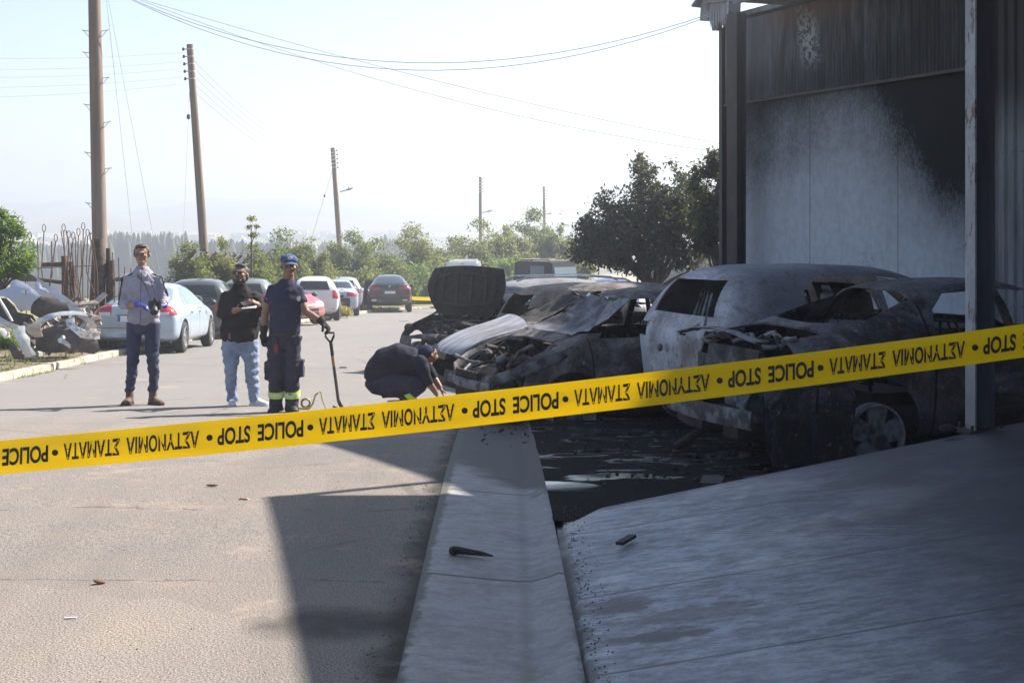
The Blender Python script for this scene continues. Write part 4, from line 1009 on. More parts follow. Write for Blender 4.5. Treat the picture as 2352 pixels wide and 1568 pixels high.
def person(label, px, py, Y, group='police officers and investigators at the scene'):
    X = (px-1176)/FPX*Y; sc = FPX/Y
    root = thing('person', label, 'person', (X, Y, g(Y)), 0, group)
    zb = g(Y)
    def P(x, y, dep=0.0): return Vector(((x-1176)/FPX*(Y+dep)-X, dep, CAMH-(y-520)/FPX*(Y+dep)-zb))
    return root, P
def eyes(parent, at, M, s=1.0, shade=None):
    b = MB()
    for k in (-1, 1): b.ell(at((k*.031, -.079, .008)), (.012*s, .007*s, .006*s), M, 10, 6)
    b.build('eye', simple('eye_dark', (.03,.02,.02), .2), parent, smooth=60) if False else None
    for k in (-1, 1): MB().ell(at((k*.031, -.0800, .008)), (.012*s, .006*s, .006*s), M, 10, 6).build('eye', M_eye, parent, smooth=60)
    for k in (-1, 1): MB().box(at((k*.031, -.088, .030)), (.034*s, .008*s, .007*s), M @ Matrix.Rotation(k*.12, 3, 'Y')).build('eyebrow', HAIR, parent, bevel=.002)
    MB().ell(at((0, -.0945, -.0525)), (.022*s, .004*s, .0022*s), M, 10, 5).build('mouth', M_lip, parent, smooth=60)
M_eye = simple('dark_eye', (.03,.022,.02), .2); M_lip = simple('lip', (.16,.06,.05), .6)
def leg(b, hip, knee, ankle, r=(.095,.062,.050), flare=1.0, ref=(1,0,0), deep=1.1):
    hip, knee, ankle = Vector(hip), Vector(knee), Vector(ankle); L = lambda a, c, t: a+(c-a)*t
    b.tube([hip+Vector((0,0,.04)), L(hip,knee,.35), L(hip,knee,.75), knee, L(knee,ankle,.3), L(knee,ankle,.75), ankle],
           [(r[0],r[0]*deep),(r[0]*.92,r[0]*deep*.95),(r[1]*1.12,r[1]*1.18),(r[1],r[1]*1.12),(r[1]*.98,r[1]*1.08),(r[2],r[2]*1.1),(r[2]*flare,r[2]*1.15*flare)], 14, ref=ref)
def shoe(b, ankle, toe_dir, ln=.27, w=.047, h=.095, boot=False):
    a = Vector(ankle); d = Vector(toe_dir).normalized(); base = Vector((a.x, a.y, 0))
    heel = base-d*.065; toe = base+d*(ln-.075)
    b.tube([heel+Vector((0,0,.045)), base+Vector((0,0,.05)), base+d*.06+Vector((0,0,.045)), base+d*.12+Vector((0,0,.036)), toe+Vector((0,0,.028))],
           [(w*.72,.042),(w*.85,.05),(w*.92,.046),(w,.036),(w*.62,.024)], 14, ref=d.cross(Vector((0,0,1))))
    b.tube([base-d*.01+Vector((0,0,.04)), base-d*.012+Vector((0,0,.10 if not boot else .17))], [(w*.9,.058),(w*.92,.056)], 14, ref=d.cross(Vector((0,0,1))))
def sole(b, ankle, toe_dir, ln=.27, w=.05):
    a = Vector(ankle); d = Vector(toe_dir).normalized(); s = d.cross(Vector((0,0,1))); base = Vector((a.x, a.y, 0)); pl = []
    for t, k in ((-.07,.55),(-.04,.85),(.03,.85),(.10,1.0),(.15,.9),(.185,.5)): pl.append((base+d*t*ln/.27+s*w*k))
    for t, k in reversed(((-.07,.55),(-.04,.85),(.03,.85),(.10,1.0),(.15,.9),(.185,.5))): pl.append((base+d*t*ln/.27-s*w*k))
    b.prism([(p.x, p.y) for p in pl], -.002, .024, 'z')

# ---- man in grey hoodie holding a camera
root, P = person('man in a grey hoodie with striped sleeves, jeans and blue gloves holding a camera', 328, 921, 17.1)
hd = P(325.5, 585, -.02)
sh = [P(294,641,.02), P(361,641,.02)]; el = [P(283,699,-.02), P(380,686,.02)]; wr = [P(318,700,-.24), P(374,702,-.20)]; hip = [P(309,748,.0), P(350,748,.0)]; kn = [P(305,829,-.03), P(351,827,-.03)]; an = [P(297,897,.02), P(352,897,.02)]
b = MB(); at, M = head_prims(b, hd, yaw=.06, pitch=.05, s=1.04)
b.tube([P(326,630,.03), P(326,602,.03)], [(.058,.060),(.050,.054)], 12)

for s in (0, 1):
    b.tube([el[s]+(wr[s]-el[s])*.15, el[s]+(wr[s]-el[s])*.5, wr[s]], [.042,.038,.028], 10)
    hand_prims(b, wr[s], (P(338,702,-.30)-wr[s]) if s == 0 else (P(362,703,-.28)-wr[s]), (0,-.2,-.9) if s == 0 else (0,-.3,-.8), 1.0, .45, 1 if s == 0 else -1)
body = mobj('body', blob(b, .0065, 3), SK1, root, 180); eyes(root, at, M)
# hair, glasses
b = MB(); b.ell(at((0,.022,.052)), (.082,.092,.080), M, 18, 12); b.ell(at((0,-.035,.098)), (.060,.048,.026), M, 14, 8); b.ell(at((0,.06,.0)), (.070,.055,.070), M, 16, 10)
for s in (-1, 1): b.ell(at((s*.070,.0,.035)), (.012,.03,.04), M, 10, 8)
hm = blob(b, .008, 2)
for v in hm.vertices: v.co += v.normal*.004*mnoise.noise(v.co*60)
bm = bmesh.new(); bm.from_mesh(hm); Mi = M.inverted(); cut = [v for v in bm.verts if (lambda q: q.y < -.052 and q.z < .066)(Mi @ (v.co-Vector(hd)))]; bmesh.ops.delete(bm, geom=cut, context='VERTS'); bm.to_mesh(hm); bm.free()
mobj('hair', hm, simple('brown_hair', (.07,.045,.03), .6, 0, (.03,.02,.015), 60, .6, 120), root, 180)
b = MB()
for s in (-1, 1):
    for k in range(12):
        f = lambda a: at((s*.033+.026*math.cos(a), -.098, .008+.019*math.sin(a))); b.tube([f(k*math.pi/6), f((k+1)*math.pi/6)], .0028, 5)
    b.tube([at((s*.060,-.096,.012)), at((s*.080,-.01,.012))], .0025, 5)
b.tube([at((-.008,-.100,.012)), at((.008,-.100,.012))], .003, 5); b.build('glasses', M_blk, root)
# hoodie
b = MB(); sc = 1
b.tube([P(330,752,.02), P(330,735,.0), P(330,700,.0), P(329,665,.0), P(328,638,.01), P(327,626,.02), P(327,616,.02), P(327,611,.02)], [(.185,.12),(.195,.135),(.190,.130),(.200,.130),(.175,.112),(.110,.10),(.084,.086),(.078,.078)], 20, ref=(1,0,0))
for s in (0, 1):
    q = sh[s]; b.ell(q, (.068,.070,.062)); b.tube([q, q+(el[s]-q)*.55, el[s]], [(.066,.068),(.062,.064),(.057,.060)], 12)
    b.ell(el[s], .060); b.tube([el[s], el[s]+(wr[s]-el[s])*(.40 if s == 0 else .62)], [.060,.052], 12)
b.tube([P(308,628,.06), P(313,640,-.02), P(322,655,-.10)], [(.03,.045),(.03,.045),(.02,.03)], 8); b.tube([P(345,628,.06), P(341,640,-.02), P(334,655,-.10)], [(.03,.045),(.03,.045),(.02,.03)], 8)
b.tube([P(310,630,.07), P(327,640,.14), P(344,630,.07)], [(.03,.04),(.06,.07),(.03,.04)], 10)
hm = blob(b, .011, 5); wrinkle(hm, .018, 8, 3)
tH = NT('grey_hoodie'); x, y, z = tH.sep(); n = tH.noise(7, 4, .6)
cH = tH.mix(tH.step(n, .35, .65), (.34,.33,.40), (.27,.26,.32)); dzip = tH.math('ABSOLUTE', tH.math('SUBTRACT', x, .008)); cH = tH.mix(tH.math('MULTIPLY', tH.step(dzip, .003, .007, .7, 0), tH.step(y, -.02, 0, 1, 0)), cH, (.08,.08,.1))
hoodie = mobj('hoodie', hm, tH.done(tH.bsdf(cH, .9, 0, tH.bump(tH.noise(120, 2), .3, .003), .2)), root, 180)
# sleeve stripes: three thin bands following each arm
M_strp = cloth('navy_stripe', (.035,.035,.07))
for s in (0, 1):
    sg = -1 if s == 0 else 1
    for k in (-1, 0, 1):
        p0 = sh[s]+Vector((-sg*.055, -.035+k*.024, .066)); pts = []
        for t_, o in ((0,.046),(.12,.058),(.35,.054),(.65,.050),(1.0,.046)):
            q = sh[s]+(el[s]-sh[s])*t_; pts.append(q+Vector((sg*o, -.022+k*.024, .030*(1-t_))))
        MB().tube([p0]+pts, [(.0055,.007)]*6, 6).build('sleeve_stripe', M_strp, hoodie)
# jeans
b = MB(); b.tube([P(330,738,.0), P(330,752,.0), P(330,768,.0)], [(.165,.115),(.178,.125),(.165,.12)], 18, ref=(1,0,0))
for s in (0, 1): leg(b, hip[s]+Vector((0,0,0)), kn[s], an[s], (.098,.070,.056), 1.05)
jm = blob(b, .011, 4); wrinkle(jm, .018, 9, 5, -9, .75)
mobj('jeans', jm, cloth('dark_blue_jeans', (.032,.038,.075), (.05,.058,.10), 5), root, 180)
for s in (0, 1):
    b = MB(); tdir = (-.10,-1,0) if s == 0 else (.75,-.75,0); shoe(b, an[s], tdir, .29, .050, boot=True); bt = mobj('boot', blob(b, .008, 2), cloth('brown_boot_leather', (.17,.10,.075), (.10,.06,.045), 14, .7), root, 180)
    b = MB(); sole(b, an[s], tdir, .30, .054); b.build('sole', M_soot, bt)
# gloves over the hands, camera with strap
for s in (0, 1):
    b = MB(); d = (P(338,702,-.30)-wr[s]) if s == 0 else (P(362,703,-.28)-wr[s]); hand_prims(b, wr[s], d, (0,-.2,-.9) if s == 0 else (0,-.3,-.8), 1.06, .45, 1 if s == 0 else -1, thick=1.3)
    b.tube([wr[s]-d.normalized()*.045, wr[s]], [.042,.036], 12); mobj('glove', blob(b, .0065, 2), simple('blue_nitrile', (.07,.10,.45), .45, 0, (.05,.07,.34), 20), root, 180)
cm = thing('camera', 'black photo camera hanging from the neck of the man in the grey hoodie', 'camera', tuple(P(356,700,-.33)+Vector(root.location)))
b = MB(); b.box((0,0,0), (.15,.06,.10)); b.box((0,.0,.06), (.055,.05,.04), taper=.7); b.box((.055,-.02,-.01), (.035,.05,.09)); b.build('camera_body', M_blk, cm, bevel=.01)
b = MB(); d = Euler((R(38), 0, R(8))).to_matrix(); b.tube([d @ Vector((0,-.02,0)), d @ Vector((0,-.10,0))], [.036,.040], 18); b.tube([d @ Vector((0,-.09,0)), d @ Vector((0,-.135,0))], [.042,.046], 18); b.build('lens', M_blk, cm, smooth=40)
b = MB(); o = Vector(cm.location)-Vector(root.location)
b.tube([q-o for q in (P(351,696,-.33), P(340,670,-.16), P(330,650,-.145), P(316,634,-.10), P(314,626,.0))], [(.004,.010)]*5, 6); b.tube([q-o for q in (P(361,696,-.33), P(354,670,-.16), P(348,650,-.14), P(341,634,-.09), P(338,626,.0))], [(.004,.010)]*5, 6); b.build('strap', M_blk, cm)

# ---- man in black hoodie writing
root, P = person('bearded man in a black hoodie and pale jeans writing on a notepad, sunglasses on', 562, 937, 16.95)
hd = P(552, 633, -.03); sh = [P(521,682,.02), P(583,682,.02)]; el = [P(509,722,.0), P(600,716,.0)]; wr = [P(545,712,-.26), P(590,697,-.26)]; hip = [P(530,790,.02), P(574,790,.02)]; kn = [P(530,852,-.03), P(578,853,-.03)]; an = [P(534,922,.02), P(586,918,.02)]
b = MB(); at, M = head_prims(b, hd, yaw=-.22, pitch=-.30, s=1.04)
b.tube([P(552,675,.03), P(552,650,.01)], [(.068,.068),(.062,.066)], 12)
for s in (0, 1):
    b.tube([el[s]+(wr[s]-el[s])*.5, wr[s]], [.042,.030], 10)
hand_prims(b, wr[0], (P(563,709,-.32)-wr[0]), (.1,.2,1), 1.0, .30, 1); hand_prims(b, wr[1], (P(575,688,-.33)-wr[1]), (-.3,.3,-.8), 1.0, .75, -1)
mobj('body', blob(b, .0065, 3), SK2, root, 180); eyes(root, at, M, 1.04)
b = MB(); b.ell(at((0,.020,.056)), (.082,.092,.080), M, 18, 12); b.ell(at((0,-.035,.104)), (.062,.050,.030), M, 14, 8); b.ell(at((0,.06,.0)), (.072,.055,.070), M, 16, 10)
hm = blob(b, .008, 2); bm = bmesh.new(); bm.from_mesh(hm); Mi = M.inverted(); cut = [v for v in bm.verts if (lambda q: q.y < -.050 and q.z < .070)(Mi @ (v.co-Vector(hd)))]; bmesh.ops.delete(bm, geom=cut, context='VERTS'); bm.to_mesh(hm); bm.free()
mobj('hair', hm, HAIR, root, 180)
b = MB(); b.ell(at((0,-.050,-.078)), (.048,.046,.036), M, 16, 10); 
for s in (-1, 1): b.ell(at((s*.050,-.015,-.050)), (.022,.044,.046), M, 12, 8)
b.ell(at((0,-.092,-.038)), (.030,.012,.008), M, 12, 8); mobj('beard', blob(b, .006, 1), HAIR, root, 180)
b = MB()
for s in (-1, 1): b.ell(at((s*.034,-.094,.008)), (.030,.009,.020), M, 14, 8); b.tube([at((s*.062,-.088,.014)), at((s*.083,.0,.012))], .0035, 5)
b.tube([at((-.01,-.100,.014)), at((.01,-.100,.014))], .004, 5); b.build('sunglasses', NT('dark_lens').done(NT('dl').m and None) if False else M_glass, root, smooth=50)
b = MB()
b.tube([P(550,782,.02), P(550,770,.0), P(551,735,-.02), P(551,705,.0), P(552,683,.01), P(552,668,.02), P(552,658,.03), P(552,652,.04)], [(.205,.145),(.225,.165),(.225,.165),(.222,.150),(.205,.13),(.14,.11),(.10,.095),(.09,.085)], 20, ref=(1,0,0))
for s in (0, 1):
    q = sh[s]; b.ell(q, (.082,.082,.075)); b.tube([q, q+(el[s]-q)*.5, el[s]], [.080,.074,.066], 12); b.ell(el[s], .066); b.tube([el[s], el[s]+(wr[s]-el[s])*.80], [.066,.046], 12)
b.tube([P(533,668,.05), P(541,682,-.05), P(549,694,-.12)], [(.035,.05),(.03,.045),(.02,.03)], 8); b.tube([P(571,668,.05), P(563,682,-.05), P(555,694,-.12)], [(.035,.05),(.03,.045),(.02,.03)], 8); b.tube([P(534,668,.08), P(552,680,.16), P(570,668,.08)], [(.04,.05),(.07,.08),(.04,.05)], 10)
hm = blob(b, .011, 5); wrinkle(hm, .018, 8, 9)
hood = mobj('hoodie', hm, cloth('black_hoodie', (.016,.015,.016), (.028,.025,.025)), root, 180)
b = MB()
for k in range(3): b.box(P(562+k*3,694+k*4,-.178), (.10,.004,.010), Euler((0,R(-6+k*7),0)).to_matrix())
b.build('chest_print', simple('white_print', (.6,.6,.62), .6), hood)
b = MB(); b.box(P(527,772,-.15), (.018,.006,.07)); b.build('orange_tag', simple('orange_tag', (.5,.10,.06), .6), hood)
b = MB(); b.tube([P(530,770,.0), P(550,780,.0), P(572,792,.0)], [(.18,.13),(.19,.14),(.15,.12)], 18, ref=(1,0,0)); b.tube([P(551,765,.0), P(552,800,.0)], [(.19,.14),(.17,.13)], 18, ref=(1,0,0))
for s in (0, 1): leg(b, hip[s], kn[s], an[s], (.108,.078,.062), 1.12)
jm = blob(b, .011, 4); wrinkle(jm, .020, 9, 8, -9, .72); mobj('jeans', jm, cloth('washed_blue_jeans', (.17,.22,.34), (.26,.32,.44), 4), root, 180)
M_white = cloth('white_trainer', (.70,.70,.72), (.55,.55,.58), 14, .7)
for s in (0, 1):
    b = MB(); tdir = (.15,-1,0) if s == 0 else (.85,-.6,0); shoe(b, an[s], tdir, .28, .050); bt = mobj('trainer', blob(b, .008, 2), M_white, root, 180); b = MB(); sole(b, an[s], tdir, .29, .054); b.build('sole', simple('white_sole', (.75,.75,.75), .6), bt)
np_ = thing('notepad', 'open notepad held by the man in the black hoodie', 'notepad', tuple(P(572,706,-.36)+Vector(root.location)))
b = MB(); b.box((0,0,0), (.16,.11,.010), Euler((R(8),R(-4),0)).to_matrix()); b.build('pages', simple('paper', (.7,.7,.68), .7), np_, bevel=.002)
b = MB(); b.box((0,0,-.009), (.17,.12,.006), Euler((R(8),R(-4),0)).to_matrix()); b.build('cover', M_blk, np_)
b = MB(); q = P(576,692,-.35)+Vector(root.location)-Vector(np_.location); b.tube([q+Vector((.012,.02,.03)), q-Vector((.02,0,.075))], .0045, 8); b.build('pen', M_blk, np_)

# ---- officer with a spade
root, P = person('officer in navy polo shirt, blue cap and reflective banded trousers leaning on a spade', 652, 962, 15.9)
hd = P(664, 612, -.01); sh = [P(629,667,.02), P(681,669,.02)]; el = [P(609,718,.03), P(703,716,-.02)]; wr = [P(606,762,-.02), P(742,741,-.10)]; hip = [P(633,782,.0), P(672,782,.0)]; kn = [P(634,856,-.04), P(671,856,-.04)]; an = [P(634,943,.02), P(671,943,.02)]
b = MB(); at, M = head_prims(b, hd, yaw=.28, pitch=.06, s=1.02)
b.tube([P(661,662,.03), P(662,630,.01)], [(.070,.072),(.066,.068)], 12)
for s in (0, 1):
    q = sh[s]; b.tube([q+(el[s]-q)*.45, el[s], el[s]+(wr[s]-el[s])*.35, wr[s]], [.050,.044,.044,.030], 12)
hand_prims(b, wr[0], (.0,-.05,-1), (.3,-.2,0), 1.05, .35, 1); hand_prims(b, wr[1], (P(757,757,-.12)-wr[1]), (-.5,0,-1), 1.05, .8, -1)
mobj('body', blob(b, .0065, 3), SK2, root, 180); eyes(root, at, M, 1.02)
b = MB(); b.ell(at((0,.030,.045)), (.079,.082,.060), M, 18, 12); b.ell(at((0,.055,-.01)), (.072,.050,.055), M, 16, 10); mobj('hair', blob(b, .008, 2), HAIR, root, 180)
M_cap = cloth('blue_cap', (.07,.11,.22), (.045,.075,.16), 12)
b = MB(); b.ell(at((0,.010,.070)), (.087,.100,.068), M, 20, 12); cp = blob(b, .008, 2); bm = bmesh.new(); bm.from_mesh(cp); Mi = M.inverted(); bmesh.ops.delete(bm, geom=[v for v in bm.verts if (Mi @ (v.co-Vector(hd))).z < .052], context='VERTS'); bm.to_mesh(cp); bm.free(); cp = evaluated(cp, [('SOLIDIFY', dict(thickness=.006))]); cap = mobj('cap', cp, M_cap, root, 180)
b = MB(); rows = []
for i in range(5):
    u = i/4; rows.append([at((w/6*.070*(1-.25*u*u), -.082-.085*u*(1-.35*(w/6)**2), .058-.012*u-.020*(w/6)**2)) for w in range(-6, 7)])
me = evaluated(strip_mesh(rows).mesh('p'), [('SOLIDIFY', dict(thickness=.006))]); mobj('cap_peak', me, M_cap, cap, 60)
b = MB(); b.ell(at((0,-.086,.098)), (.026,.006,.018), M, 12, 8); b.build('cap_badge', simple('silver_badge', (.6,.62,.65), .5), cap)
M_navy = cloth('navy_polo', (.022,.024,.050), (.035,.036,.07), 6)
b = MB()
b.tube([P(654,772,.02), P(654,758,.0), P(655,722,.0), P(656,690,.0), P(657,668,.01), P(659,652,.02), P(661,643,.02), P(661,639,.02)], [(.165,.12),(.175,.13),(.175,.13),(.195,.135),(.188,.115),(.12,.10),(.082,.084),(.072,.074)], 20, ref=(1,0,0))
for s in (0, 1): q = sh[s]; b.ell(q, (.078,.078,.072)); b.tube([q, q+(el[s]-q)*.60], [.074,.072], 12)
hm = blob(b, .011, 5); wrinkle(hm, .010, 7, 12); polo = mobj('polo_shirt', hm, M_navy, root, 180)
b = MB(); b.tube([P(648,646,.05), P(650,656,-.06), P(659,668,-.11)], [(.006,.030)]*3, 8, ref=(0,-1,.3)); b.tube([P(676,646,.05), P(675,656,-.06), P(664,668,-.11)], [(.006,.030)]*3, 8, ref=(0,-1,.3)); b.build('collar', M_navy, polo, smooth=50)
b = MB(); b.ell(P(686,686,-.105), (.022,.006,.03)); b.box(P(613,686,-.03), (.006,.03,.02)); b.build('shirt_badge', simple('red_white_badge', (.6,.35,.36), .6, 0, (.6,.6,.62), 40), polo)
M_trou = cloth('navy_trousers', (.028,.028,.048), (.045,.043,.065), 5)
b = MB(); b.tube([P(653,758,.0), P(653,785,.0), P(653,800,.0)], [(.165,.12),(.180,.13),(.165,.125)], 18, ref=(1,0,0))
for s in (0, 1): leg(b, hip[s], kn[s], an[s], (.105,.082,.075), 1.1)
b.box(P(693,845,.0), (.05,.12,.2)); b.box(P(614,850,.0), (.05,.12,.2)); jm = blob(b, .011, 4); wrinkle(jm, .013, 8, 20, -9, .85); tr = mobj('trousers', jm, M_trou, root, 180)
M_hv = simple('hi_vis_yellow', (.55,.85,.05), .5); M_rs = simple('reflective_silver', (.65,.67,.66), .35)
for s in (0, 1):
    c0 = kn[s]+(an[s]-kn[s])*(.56)+Vector((0, .006, 0)); dn = (an[s]-kn[s]).normalized()
    b = MB(); b.tube([c0-dn*.036, c0+dn*.036], [(.088,.096)]*2, 24, ref=(1,0,0)); o = b.build('reflective_band', M_hv, tr, smooth=50); b = MB(); b.tube([c0-dn*.014, c0+dn*.014], [(.0905,.0985)]*2, 24, ref=(1,0,0)); b.build('silver_strip', M_rs, o, smooth=50)
b = MB(); b.tube([P(653,762,.0), P(653,769,.0)], [(.172,.126)]*2, 24, ref=(1,0,0)); b.build('belt', M_blk, root, smooth=50)
b = MB(); b.box(P(632,790,-.13), (.07,.05,.15)); b.box(P(682,782,-.10), (.06,.05,.12)); b.build('belt_pouch', M_blk, root, bevel=.015)
b = MB(); b.box(P(634,800,-.165), (.045,.03,.10)); b.build('red_pouch', simple('red_pouch', (.28,.03,.035), .6), root, bevel=.012)
M_gl = cloth('black_work_glove', (.022,.02,.02), (.04,.036,.034), 20)
for s in (0, 1):
    b = MB(); d = Vector((.0,-.05,-1)) if s == 0 else (P(757,757,-.12)-wr[1]).normalized(); hand_prims(b, wr[s], d, (.3,-.2,0) if s == 0 else (-.5,0,-1), 1.14, .35 if s == 0 else .8, 1 if s == 0 else -1, thick=1.45); b.tube([wr[s]-d*.07, wr[s]+d*.01], [.047,.040], 12); mobj('glove', blob(b, .007, 2), M_gl, root, 180)
for s in (0, 1):
    b = MB(); shoe(b, an[s], (-.15 if s == 0 else .3,-1,0), .29, .052, boot=True); mobj('boot', blob(b, .009, 2), M_blk, root, 180)
# spade
sp0 = Vector(root.location); top = P(757,766,-.12)+sp0; bot = P(777,917,-.12)+sp0; zt = g(15.78)
sp = thing('spade', 'yellow and black handled spade the officer leans on, blade on the asphalt', 'spade', (bot.x, bot.y, zt))
o = Vector((bot.x, bot.y, zt)); A = top-o; B = bot-o; B.z = .14
b = MB(); b.tube([A+(B-A)*.14, A+(B-A)*.33], .019, 10); b.build('grip_sleeve', M_blk, sp, smooth=50)
b = MB(); b.tube([A+(B-A)*.33, A+(B-A)*.5], .018, 10); b.build('shaft', simple('ochre_shaft', (.30,.19,.05), .6), sp, smooth=50)
b = MB(); b.tube([A+(B-A)*.5, B], .018, 10); b.tube([B, B+Vector((.02,0,-.05)), Vector((.05,-.02,.05))], .020, 10); b.build('lower_shaft', simple('dark_shaft', (.09,.07,.055), .6), sp, smooth=50)
b = MB(); q = A+(B-A)*.14; b.tube([q, A+Vector((-.045,0,-.03)), A+Vector((-.05,0,.01)), A+Vector((.05,0,.01)), A+Vector((.045,0,-.03)), q], .013, 8); b.build('handle', M_blk, sp, smooth=50)
rows = [[(.045+w/4*.10, -.02-.22*u+.05*(1-(w/4)**2)*0, .055-.05*u+.03*(w/4)**2*(1-u)) for w in range(-4, 5)] for u in (0,.3,.6,.85,1)]
me = evaluated(strip_mesh(rows).mesh('bl'), [('SOLIDIFY', dict(thickness=.006))]); mobj('blade', me, M_rustd, sp, 50)

# ---- crouching officer
root, P = person('crouching officer in navy bending over to look under the burnt car with the pale bonnet', 925, 945, 16.2)
b = MB(); hd = P(984, 815, .02); at, M = head_prims(b, hd, yaw=2.25, pitch=-.62, s=1.0)
wrk = [P(1003,905,-.12), P(1012,890,.22)]; elb = [P(978,868,-.22), P(992,862,.28)]; shl = [P(966,832,-.19), P(968,828,.19)]
b.tube([P(962,822,0), P(978,822,.0)], [.065,.058], 12)
for s in (0, 1): b.tube([elb[s]+(shl[s]-elb[s])*.3, elb[s], (elb[s]+wrk[s])/2, wrk[s]], [.046,.044,.040,.028], 12); hand_prims(b, wrk[s], (.4,0,-1), (1,0,.2), 1.0, .4, 1 if s else -1)
mobj('body', blob(b, .007, 3), SK2, root, 180); eyes(root, at, M)
b = MB(); b.ell(at((0,.018,.055)), (.086,.100,.074), M, 18, 12); cap = mobj('cap', blob(b, .008, 2), cloth('dark_navy_cap', (.025,.028,.06)), root, 180); b = MB(); rows = []
for i in range(5):
    u = i/4; rows.append([at((w/6*.070*(1-.25*u*u), -.078-.075*u*(1-.35*(w/6)**2), .050-.012*u-.020*(w/6)**2)) for w in range(-6, 7)])
me = evaluated(strip_mesh(rows).mesh('p'), [('SOLIDIFY', dict(thickness=.006))]); mobj('cap_peak', me, cap.data.materials[0], cap, 60)
b = MB(); b.tube([P(866,878,0), P(874,856,0), P(892,840,0), P(918,832,0), P(946,834,0), P(968,842,0)], [(.17,.16),(.20,.20),(.215,.225),(.22,.225),(.22,.19),(.16,.13)], 20, ref=(0,1,0))
for s in (0, 1): b.ell(shl[s], .085); b.tube([shl[s], shl[s]+(elb[s]-shl[s])*1.0, elb[s]+(wrk[s]-elb[s])*.35], [.082,.066,.056], 12)
hm = blob(b, .012, 6); wrinkle(hm, .014, 6, 31); mobj('shirt', hm, cloth('dark_navy_shirt', (.014,.014,.026), (.022,.022,.036), 6), root, 180)
b = MB(); b.ell(P(876,878,0), (.19,.19,.15)); 
for s in (-1, 1):
    h_ = P(880,885,s*.11); k_ = P(962,893,s*.20); a_ = P(926,928,s*.17); k_.z = max(k_.z, .30); a_.z = .11
    b.tube([h_, h_+(k_-h_)*.5, k_], [.145,.135,.095], 14); b.ell(k_, .090); b.tube([k_, (k_+a_)/2, a_], [.078,.070,.062], 12)
hm = blob(b, .012, 5); wrinkle(hm, .012, 7, 41); tr = mobj('trousers', hm, M_trou, root, 180)
for s in (-1, 1):
    a_ = P(926,928,s*.17); a_.z = .1; b = MB(); shoe(b, a_, (1,-.1*s,0), .29, .052, boot=False); mobj('boot', blob(b, .009, 2), M_blk, root, 180)
    k_ = P(962,893,s*.20); k_.z = max(k_.z,.3); q = k_+(a_-k_)*.55; d = (a_-k_).normalized(); b = MB(); b.tube([q-d*.03, q+d*.03], [.078]*2, 20); b.build('reflective_band', M_hv, tr, smooth=50)
# ------------------------------------------------------------------ vegetation
def leaf_mat(name, c1, c2, c3, tr=.5, back=(.30,.42,.06)):
    t = NT(name); rnd = t.n('NewGeometry').outputs['Random Per Island']; n = t.noise(.9, 4, .65)
    c = t.mix(t.step(rnd, 0, 1), c1, c2); c = t.mix(t.step(n, .42, .66, 0, .75), c, c3)
    b = t.bsdf(c, .5, 0, None, .35); tl = t.n('BsdfTranslucent'); t.put(tl.inputs[0], t.mix(.5, c, back))
    m = t.n('MixShader'); m.inputs[0].default_value = tr; t.t.links.new(b, m.inputs[1]); t.t.links.new(tl.outputs[0], m.inputs[2]); return t.done(m.outputs[0])
def leaves(blobs, n, size, aspect=.45, seed=0, up=.3, shell=.55, holes=0.0, hf=1.2):
    """blobs: (centre, radii); returns verts and faces of n small diamond leaves"""
    r = np.random.RandomState(seed); w = np.array([b_[1][0]*b_[1][1]*b_[1][2] for b_ in blobs])**.75; w /= w.sum()
    idx = r.choice(len(blobs), n, p=w); C = np.array([b_[0] for b_ in blobs])[idx]; RR = np.array([b_[1] for b_ in blobs])[idx]
    d = r.normal(size=(n, 3)); d /= np.linalg.norm(d, axis=1)[:, None]; rad = (shell+(1-shell)*r.rand(n))**.6*np.clip(1+.22*r.normal(size=n), .5, 1.45)
    P = C+d*RR*rad[:, None]
    if holes > 0:
        k = np.array([mnoise.noise(Vector(p*hf+seed)) for p in P]); P = P[k > -holes]; d = d[k > -holes]; n = len(P)
    a = r.normal(size=(n, 3))+np.array([0, 0, -up])*1.0+d*.5; a /= np.linalg.norm(a, axis=1)[:, None]
    b_ = np.cross(a, r.normal(size=(n, 3))); b_ /= np.linalg.norm(b_, axis=1)[:, None]; s = size*(.6+.8*r.rand(n))[:, None]
    V = np.stack([P-a*s*.5, P+b_*s*aspect*.5, P+a*s*.5, P-b_*s*aspect*.5], 1).reshape(-1, 3)
    return V
def leaf_obj(name, V, m, parent=None):
    n = len(V)//4; me = bpy.data.meshes.new(name); me.vertices.add(len(V)); me.vertices.foreach_set('co', V.astype(np.float32).ravel())
    me.loops.add(4*n); me.loops.foreach_set('vertex_index', np.arange(4*n, dtype=np.int32)); me.polygons.add(n)
    me.polygons.foreach_set('loop_start', np.arange(0, 4*n, 4, dtype=np.int32)); me.update(calc_edges=True); me.validate()
    return mobj(name, me, m, parent)
M_bark = simple('bark', (.11,.085,.065), .95, 0, (.05,.04,.032), 12, .7, 40)
def branchy(b, base, tips, r0, rnd):
    base = Vector(base)
    for t_ in tips:
        t_ = Vector(t_); mid = base+(t_-base)*.5+Vector((rnd.uniform(-.15,.15), rnd.uniform(-.15,.15), rnd.uniform(-.05,.15)))*(t_-base).length*.6
        b.tube([base, base+(mid-base)*.5+Vector((0,0,.05)), mid, mid+(t_-mid)*.5, t_], [r0, r0*.8, r0*.55, r0*.35, r0*.12], 7)
